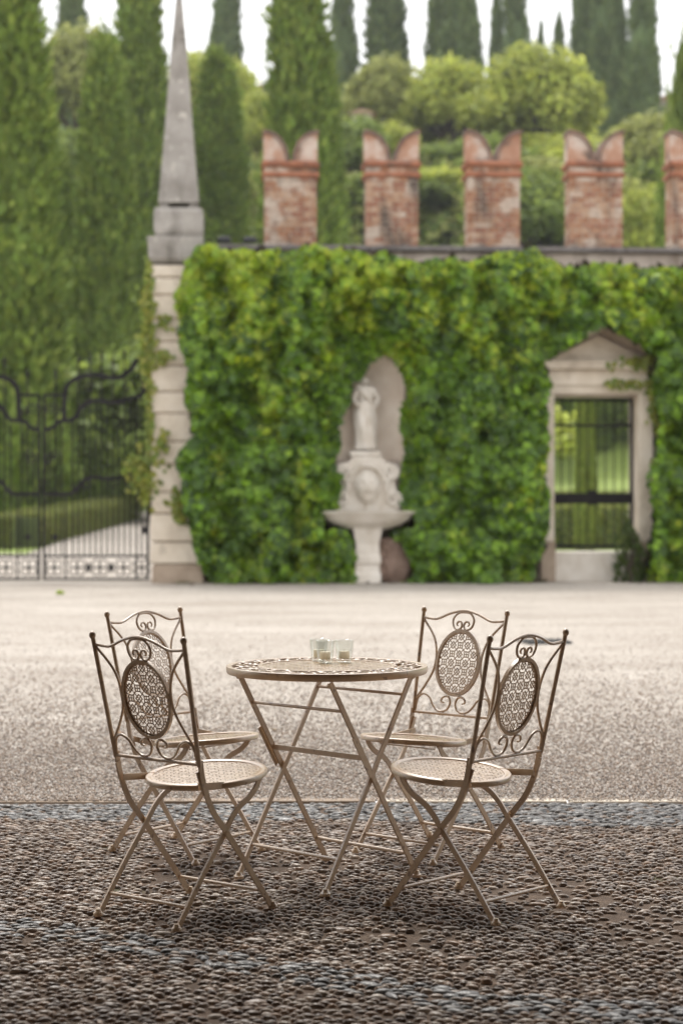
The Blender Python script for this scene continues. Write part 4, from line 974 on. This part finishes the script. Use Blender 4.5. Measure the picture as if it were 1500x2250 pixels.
# ================================================================== TREES
def cypress_meshes(seed, h, r, ncl, per, size, base, ex):
    """column of upright sprays gathered in clumps"""
    def rad(t): return r*np.clip(np.minimum(1, .45+(t+.02)*5)*np.power(np.clip(1-t,0,1),ex)*1.08, 0, 1)
    def lumpf(an, t):
        Q = np.stack([np.cos(an)*1.2, np.sin(an)*1.2, t*h*.30],1) + seed*3.1
        return .66 + .46*vnoise(Q, 1.5, seed) + .22*vnoise(Q*np.array([1,1,2.]), 3.4, seed+1)
    tc = rng.random(ncl)**.95; ac = rng.random(ncl)*2*np.pi; k = np.repeat(np.arange(ncl), per); n = len(k)
    rc = rad(tc)*lumpf(ac, tc)*rng.uniform(.78,1.0,ncl)
    C = np.stack([np.cos(ac)*rc, np.sin(ac)*rc, tc*h*.97],1)
    d_ = rand_dirs(n); cs = rng.uniform(.12,.38,ncl)*r
    P = C[k] + d_*(cs[k]*rng.uniform(.3,1.05,n)**.5)[:,None]*np.array([1,1,2.3])
    P[:,2] = np.maximum(P[:,2], .05)
    O = np.stack([np.cos(ac), np.sin(ac), 0*ac],1)[k]
    Dv = O*.4 + d_*.4 + np.array([0,0,1.]) + rng.normal(0,.25,(n,3)); Nv = O*.6 + d_ + rng.normal(0,.35,(n,3))
    c = jitter_cols(base, n, .2)*rng.uniform(.72,1.3,ncl)[k][:,None]
    crown = leaves('crown', P, Dv, Nv, rng.uniform(.6,1.3,n)*size, .45, c, CYP, .3)
    vs = []; nn, mm = 18, 26
    for j in range(mm+1):
        tt = j/mm
        for i in range(nn):
            a_ = 2*math.pi*i/nn; l = lumpf(np.array([a_]), np.array([tt]))[0]
            rr_ = float(rad(np.array(tt)))*l*.76; vs.append((math.cos(a_)*rr_, math.sin(a_)*rr_, .1+tt*(h-.5)))
    fs = [(j*nn+i, j*nn+(i+1)%nn, (j+1)*nn+(i+1)%nn, (j+1)*nn+i) for j in range(mm) for i in range(nn)]
    core = fast_mesh('inner_foliage', vs, fs, np.repeat(np.array(base[0])[None], len(vs), 0), CYP, True)
    q = MB(); q.tube([(0,0,-.4),(0,0,h*.35),(0,0,h*.8)], [.18,.12,.03], n=8); trunk = q.mesh('trunk', BARK, True)
    return crown, core, trunk
def place(kind, meshes, loc, sc, rz, label, cat, group):
    r_ = empty(kind, loc, rz); r_.scale = sc; tag(r_, label, cat, group)
    for me in meshes: link(me, me.name.split('.')[0], r_)
    return r_
NEARG = [(.19,.265,.055),(.22,.295,.06),(.155,.225,.05),(.255,.315,.068)]
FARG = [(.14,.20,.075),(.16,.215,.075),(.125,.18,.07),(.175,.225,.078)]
cypN = [cypress_meshes(s, 16., 1.25, 620, 34, .30, NEARG, .5) for s in (1,2,3)]
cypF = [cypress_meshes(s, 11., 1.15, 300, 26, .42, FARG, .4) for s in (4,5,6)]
def tz(x, y): return float(terrain_z(np.array(float(x)), np.array(float(y))))
def cyp(kind, px, Y, width_px, top_py, lab, grp, near=True):
    X = (px-750)*Y/F; z0 = tz(X,Y)-.05; ztop = CAM_H-(top_py-HOR)*Y/F; W = width_px*Y/F
    ms = (cypN if near else cypF)[kind % 3]; h0, r0 = (16.,1.25) if near else (11.,1.15)
    place('cypress_tree', ms, (X,Y,z0), (W/(2*r0*.98), W/(2*r0*.98), (ztop-z0)/h0), random.uniform(0,6), lab, 'tree', grp)
G1 = 'cypresses beyond the gate'; G2 = 'cypresses on the hilltop'
cyp(0, 20, 60, 245, -230, 'huge dark green cypress beyond the far gate leaf', G1)
cyp(1, 228, 75, 165, 70, 'green cypress with a rounded tip standing among taller cypresses behind the gate', G1)
cyp(2, 306, 90, 165, -190, 'tall cypress directly behind the obelisk, rising out of view', G1)
cyp(0, 480, 95, 165, 105, 'dull olive cypress between the obelisk and the first merlon', G1)
cyp(1, 655, 80, 200, -260, 'tall dark cypress behind the first brick merlon, rising out of view', G1)
cyp(2, 715, 86, 120, 130, 'smaller cypress leaning against the tall one behind the first merlon', G1)
for px, Y_, w_, top in ((-190,66,200,-150),(-360,72,180,-60),(-560,68,210,-200),(-800,74,200,-120)): cyp(random.randrange(3), px, Y_, w_, top, 'cypress in the row continuing past the gates', G1)
cyp(0, 135, 78, 120, 330, 'lower cypress filling the gap behind the gate', G1)
cyp(2, 1286, 41, 46, 660, 'young cypress standing on the lawn seen through the doorway', None)
for i, (px, w_, top, lab) in enumerate((
    (160,75,-90,'hilltop cypress behind the rounded olive tree and the gate cypresses'),
    (500,80,-70,'hilltop cypress rising between the obelisk and the tall dark cypress'),
    (752,66,-60,'slim hilltop cypress next to the tall dark cypress behind the first merlon'),
    (850,104,-110,'broad single hilltop cypress above the second merlon'),
    (962,70,-40,'hilltop cypress in a clump of three, on the side of the obelisk'),
    (1000,78,-80,'middle hilltop cypress of a clump of three above the yellow-green tree'),
    (1030,62,-20,'hilltop cypress in a clump of three, on the side away from the obelisk'),
    (1092,40,-20,'thin hilltop cypress leaning close to a wider one above the third merlon'),
    (1130,70,-80,'wider hilltop cypress of a close pair above the third merlon'),
    (1228,36,34,'short pointed hilltop cypress whose tip shows beside a dense group'),
    (1280,62,-70,'hilltop cypress at the near end of the dense group above the fourth merlon'),
    (1325,76,-120,'tallest hilltop cypress in the dense group above the fourth merlon'),
    (1355,50,-30,'narrow hilltop cypress squeezed behind the tallest of the dense group'),
    (1408,72,-130,'broad hilltop cypress standing last in the row beside the pale house'),
    (1188,26,52,'tiny cypress tip poking above the largest pale green tree'))):
    Y = 150 + (i*37 % 20)
    cyp(i, px, Y, w_*1.06, top, lab, G2, False)

def broad_meshes(seed, r, h, nleaf, size, base):
    """crown of several clumps on a forked trunk; unit crown height h, radius r"""
    nc_ = 40; cs = []
    for k in range(nc_):
        d_ = rand_dirs(1)[0]; d_[2] = abs(d_[2])*1.15-.42; rr = rng.uniform(.5,.86)
        cs.append((d_[0]*r*rr*1.05, d_[1]*r*rr*1.05, h*.60 + d_[2]*h*.37*rng.uniform(.8,1.15), r*rng.uniform(.14,.40)))
    cs = np.array(cs); k = rng.integers(0,nc_,nleaf); d_ = rand_dirs(nleaf); d_[:,2] += .25*rng.random(nleaf)
    rad = cs[k,3]*np.where(rng.random(nleaf) < .3, rng.uniform(.4,.85,nleaf), rng.uniform(.8,1.35,nleaf))
    P = cs[k,:3] + d_*rad[:,None]*np.array([1,1,.8])
    c = jitter_cols(base, nleaf, .3)*(.75+.5*rng.random(nc_))[k][:,None]
    Dv = rand_dirs(nleaf)+np.array([0,0,-.3]); Nv = d_+rng.normal(0,.5,(nleaf,3))+np.array([0,0,.4])
    crown = leaves('crown', P, Dv, Nv, rng.uniform(.7,1.3,nleaf)*size, .65, c, BROAD, .3)
    q = MB(); q.tube([(0,0,-.5),(.1,0,h*.3),(0,.1,h*.6)], [.28,.2,.1], n=8)
    for j in range(0,nc_,3): q.tube([(.05,0,h*.28),tuple((Vector(cs[j,:3])+Vector((0,0,h*.3)))/2),tuple(cs[j,:3])], [.12,.08,.03], n=5)
    return crown, q.mesh('trunk', BARK, True)
LIGHT = [(.40,.46,.085),(.33,.40,.075),(.46,.50,.10)]; MIDG = [(.19,.26,.055),(.23,.30,.06),(.15,.215,.05)]; OLIV = [(.30,.33,.095),(.34,.365,.11),(.25,.285,.08)]
bro = {'light':[broad_meshes(11,3.4,7.5,9000,.40,LIGHT), broad_meshes(12,3.4,7.5,9000,.40,LIGHT)], 'mid':[broad_meshes(13,3.4,7.5,9000,.40,MIDG), broad_meshes(14,3.4,7.5,9000,.40,MIDG)], 'olive':[broad_meshes(15,3.4,7.5,9000,.38,OLIV)]}
def btree(kind, px, top, width_px, Y, lab, grp):
    X = (px-750)*Y/F; z0 = tz(X,Y); ztop = CAM_H-(top-HOR)*Y/F; W = width_px*Y/F; ms = bro[kind][random.randrange(len(bro[kind]))]
    place('broadleaf_tree', ms, (X,Y,z0-.1), (W/6.6, W/6.6, max((ztop-z0)/7.9,.3)), random.uniform(0,6), lab, 'tree', grp)
G3 = 'broadleaf trees on the hillside'
for (kd, px, top, w_, Y, lab) in (
    ('olive',170,38,260,132,'rounded pale olive tree between the left-hand cypresses on the hillside'),
    ('light',425,92,150,132,'yellow-green tree with open crown just right of the obelisk tip'),
    ('light',505,110,130,130,'light green tree beside the olive cypress near the obelisk'),
    ('olive',845,112,200,130,'rounded olive-green tree above the second merlon'),
    ('light',985,108,220,127,'bright yellow-green tree rising behind the gap before the third merlon'),
    ('light',1185,84,280,125,'large pale green tree above the third merlon, biggest on the slope'),
    ('olive',1425,238,280,113,'low spreading olive-green tree beside the fourth merlon'),
    ('light',1400,400,190,104,'bright lime green bush between the last two merlons'),
    ('mid',1075,170,160,132,'dark green tree wedged between two pale trees'),
    ('mid',760,240,200,117,'mid green tree between the first two merlons'),
    ('light',560,190,170,126,'light tree left of the tall dark cypress'),
    ('mid',1515,-20,130,60,'leafy tree whose branch hangs into view at the edge')):
    btree(kd, px, top, w_, Y, lab, G3)
for i in range(44):
    Y = random.uniform(62, 128); px = random.uniform(-120, 1620); gpy = HOR-(tz((px-750)*Y/F,Y)-CAM_H)*F/Y
    hgt_ = random.uniform(4.5,7.0)*F/Y
    if 420 < px < 620 and Y < 90: hgt_ *= .6
    if 1130 < px < 1500 and Y < 104: Y = 104 + random.uniform(0,20); gpy = HOR-(tz((px-750)*Y/F,Y)-CAM_H)*F/Y; hgt_ = random.uniform(4.5,7)*F/Y
    kd = random.choice(['mid','mid','light','olive'])
    btree(kd, px, max(gpy-hgt_, 255+random.uniform(0,120)), random.uniform(5.5,8.5)*F/Y, Y, {'mid':'mid green tree','light':'yellow-green tree','olive':'dull olive-green tree'}[kd] + ' in the wood on the slope behind the merlons', {'mid':'mid green','light':'yellow-green','olive':'olive-green'}[kd] + ' woodland trees on the slope')

# low box hedges, doorway shrub
def hedge(name, pts, wd, h, label):
    """clipped hedge along ground points"""
    ho = empty(name, (pts[0][0], pts[0][1], 0)); tag(ho, label, 'hedge', 'clipped box hedges')
    PP, NN = [], []
    for (x0,y0),(x1,y1) in zip(pts[:-1], pts[1:]):
        L = math.hypot(x1-x0,y1-y0); n = int(L*(h*2+wd)*260); t = rng.random(n); tx, ty = (x1-x0)/L, (y1-y0)/L; nx_, ny_ = -ty, tx
        face = rng.random(n)*(2*h+wd); top = face > 2*h; side = np.where(face < h, -1, 1)
        oo = np.where(top, rng.uniform(-wd/2,wd/2,n), side*wd/2 + rng.normal(0,.03,n)); zz_ = np.where(top, h+rng.normal(0,.02,n), (face % h))
        x_ = x0+(x1-x0)*t+nx_*oo; y_ = y0+(y1-y0)*t+ny_*oo
        PP.append(np.stack([x_-pts[0][0], y_-pts[0][1], terrain_z(x_,y_)+zz_],1)); NN.append(np.stack([np.where(top,0,side*nx_), np.where(top,0,side*ny_), top*1.],1))
    P = np.concatenate(PP); Nv = np.concatenate(NN) + rng.normal(0,.45,(len(P),3)); n = len(P)
    link(leaves('foliage', P, rand_dirs(n)+np.array([0,0,.4]), Nv, rng.uniform(.08,.14,n), .7, jitter_cols([(.18,.21,.05),(.15,.19,.045),(.22,.24,.06)],n,.2), BROAD, .3), 'foliage', ho)
    for (x0,y0),(x1,y1) in zip(pts[:-1], pts[1:]):
        q = MB(); L = math.hypot(x1-x0,y1-y0); tx, ty = (x1-x0)/L, (y1-y0)/L; nx_, ny_ = -ty*(wd/2-.05), tx*(wd/2-.05); vs = []
        for zz_ in (0, h-.05):
            for (x_, y_, s_) in ((x0,y0,-1),(x1,y1,-1),(x1,y1,1),(x0,y0,1)): vs.append((x_+nx_*s_-pts[0][0], y_+ny_*s_-pts[0][1], tz(x_,y_)+zz_))
        q.add(vs, [(3,2,1,0),(4,5,6,7),(0,1,5,4),(1,2,6,5),(2,3,7,6),(3,0,4,7)]); q.build('branches', HILL, ho)
hedge('box_hedge', [(-15,46.5),(-8.1,47.2),(-7.6,66)], 1.2, .78, 'long low clipped hedge beside the avenue beyond the gates')
hedge('box_hedge', [(-2.9,47),(3.4,47.2)], 1.0, .9, 'low clipped hedge behind the wall, in line with the fountain')
hedge('box_hedge', [(4.3,47),(9.2,47.2)], 1.0, 1.0, 'low clipped hedge seen through the doorway')
hedge('box_hedge', [(4.3,58),(10.5,58.4)], 1.2, 1.1, 'second clipped hedge beyond the first, seen through the doorway')
def shrub(name, c, r, h, n, size, base, label, cat='shrub', grp=None):
    so_ = empty(name, c); tag(so_, label, cat, grp)
    d_ = rand_dirs(n); d_[:,2] = np.abs(d_[:,2]); k = rng.uniform(.45,1.05,n)**.5; lump = .7+.6*vnoise(d_,2.2,int(abs(c[0])*10))
    P = d_*np.array([r,r,h])*(k*lump)[:,None]
    link(leaves('foliage', P, d_+rng.normal(0,.5,(n,3))+np.array([0,0,.3]), d_+rng.normal(0,.5,(n,3)), rng.uniform(.7,1.3,n)*size, .6, jitter_cols(base,n,.25), BROAD, .3), 'foliage', so_)
    q = MB()
    for j in range(5): a_ = j*1.26; q.tube([(0,0,-.05),(math.cos(a_)*r*.3,math.sin(a_)*r*.3,h*.4),(math.cos(a_)*r*.55,math.sin(a_)*r*.55,h*.75)], [.03,.02,.008], n=5)
    q.build('stems', BARK, so_)
p_ = wpos(np.array([wl(1382,1278,.35)[0]]), np.array([.38]), np.array([0.]))[0]
shrub('doorway_shrub', tuple(p_), .24, 1.0, 420, .10, [(.08,.12,.032),(.10,.14,.036),(.065,.10,.03)], 'dark leafy shrub growing at the foot of the doorway jamb')
G4 = 'shrubs behind the gates'
for i in range(12):
    px = -60+i*38; Y = random.uniform(80,88); X = (px-750)*Y/F
    if -7.9 < X < -3.3: continue
    shrub('garden_shrub', (X,Y,tz(X,Y)), random.uniform(1.6,2.3), random.uniform(3.5,6.0), 3000, .3, NEARG, 'dark leafy shrub at the foot of the cypresses', 'shrub', G4)
for (X, Y, r_, h_) in ((9.3,92.5,1.2,4.6),(10.9,93,1.3,5.6),(12.3,92.2,1.1,4.4),(13.6,93,1.3,5.2),(15.2,92.6,1.3,4.8)):
    shrub('garden_shrub', (X,Y,tz(X,Y)), r_, h_, 2600, .3, MIDG, 'dark shrub at the top of the grass bank seen through the doorway', 'shrub', 'shrubs beyond the doorway')
# wooded slope read as one mass
nW = 60000; X = rng.uniform(-42,42,nW); Y = rng.uniform(96,146,nW)
ms = np.stack([X,Y,0*X],1); bumpz = (2.6*vnoise(ms,.28,2)+1.5*vnoise(ms,.7,3))*np.clip((150-Y)/25,.2,1)
P = np.stack([X,Y,terrain_z(X,Y)+bumpz*rng.uniform(.6,1.05,nW)],1)
cW = jitter_cols(MIDG+OLIV,nW,.3)
tag(link(leaves('undergrowth',P,rand_dirs(nW)+np.array([0,0,.5]),rng.normal(0,.5,(nW,3))+np.array([0,-.7,.8]),rng.uniform(.35,.8,nW),.7,cW,BROAD,.3),'undergrowth'),'mass of green undergrowth covering the hillside','undergrowth',kind='stuff')

# ---- houses glimpsed on the hill
def house(px, py, Y, wpx, hpx, roof, lab):
    c = at(px, py, Y); W = wpx*Y/F; H = hpx*Y/F; h = empty('hill_house', (c.x, Y, c.z)); tag(h, lab, 'house', 'houses glimpsed on the hill')
    q = MB(); q.box(-W/2,W/2,0,W*.8,-H-6,0); wll = q.build('wall', HOUSE, h)
    q = MB(); q.prism([(-W/2-.3,.0),(W/2+.3,.0),(0,W*.22)], -.3, W*.8+.3); q.build('roof', TERRA, h)
    for dx in (-.25,.2):
        f_ = MB(); f_.box(dx*W-.4,dx*W+.4,-.03,.02,-H*.62,-H*.25); f_.build('window', PANE, wll)
house(549,268,128,34,80,0,'pale house glimpsed between the olive cypress and the dark one')
house(583,190,168,30,20,0,'pinkish house corner showing beside the tall dark cypress at the skyline')
house(795,250,122,44,50,0,'pinkish house glimpsed through the trees above the second merlon')
house(1478,222,165,90,40,0,'pale house with low roof at the skyline beyond the hilltop cypresses')

# ---- small things on the gravel
dc = gp(1195,1411); dr = tag(empty('drain_cover', (dc.x, dc.y, 0), .2), 'dark flat drain cover in the gravel behind the chairs', 'drain cover')
q = MB(); q.cham(-.20,.20,-.2,.2,-.02,.012,.006); q.build('frame', DARKMETAL, dr)
for i in range(7):
    q = MB(); x_ = -.18+i*.06; q.box(x_-.012,x_+.012,-.17,.17,.0125,.02); q.build('slat', DARKMETAL, dr)
wd_ = gp(132,1305)
shrub('weed', (wd_.x, wd_.y, 0), .05, .05, 90, .035, [(.42,.56,.07)], 'small bright green weed growing alone in the gravel', 'weed')
for px, py, cc in ((265,1600+12,(.42,.20,.07)),(600,1605,(.30,.22,.12))):
    p0 = gp(px, py); q = MB(); q.add([(-.03,0,.002),(-.005,.014,.008),(.035,0,.004),(-.005,-.014,.007)], [(0,1,2),(0,2,3)])
    lf = q.build('fallen_leaf', mat('dry_leaf', [(.3,cc),(.7,tuple(x*1.2 for x in cc))], scale=40)); lf.location = (p0.x,p0.y,.002); lf.rotation_euler=(0,0,random.uniform(0,6))
    tag(lf, 'dry %s fallen leaf lying on the gravel' % ('orange' if cc[0] > .4 else 'brown'), 'leaf')

# ---- thin summer haze filling the garden and hill
hz = MB(); hz.box(-320, 320, -12, 330, -1.2, 62)
hm_ = bpy.data.materials.new('haze'); hm_.use_nodes = True; ht = hm_.node_tree; ht.nodes.clear()
pv = ht.nodes.new('ShaderNodeVolumePrincipled'); pv.inputs['Density'].default_value = .00035; pv.inputs['Color'].default_value = (.93,.96,1,1); pv.inputs['Anisotropy'].default_value = .2
ho_ = ht.nodes.new('ShaderNodeOutputMaterial'); ht.links.new(pv.outputs[0], ho_.inputs['Volume'])
hzo = hz.build('haze', hm_); tag(hzo, 'thin pale haze in the air over the garden and hill', 'haze', kind='stuff')

# ---- leaf litter along the foot of the wall
nl_ = 1500; pxl = rng.uniform(380,1640,nl_); okl = ~((pxl > 1200) & (pxl < 1420)); pxl = pxl[okl]; nl_ = len(pxl)
Pl = wpos((pxl-750)*kx, .12+rng.exponential(.16,nl_), np.full(nl_,.004)+rng.uniform(0,.02,nl_))
lt = link(leaves('leaf_litter', Pl, np.stack([rng.normal(0,1,nl_),rng.normal(0,1,nl_),rng.normal(0,.15,nl_)],1), np.stack([rng.normal(0,.3,nl_),rng.normal(0,.3,nl_),np.ones(nl_)],1), rng.uniform(.04,.1,nl_), .7, jitter_cols([(.12,.16,.03),(.16,.11,.05),(.10,.07,.035),(.08,.12,.02)], nl_, .3), LEAF, .3), 'leaf_litter')
tag(lt, 'scatter of fallen ivy leaves along the foot of the wall', 'leaves', kind='stuff')
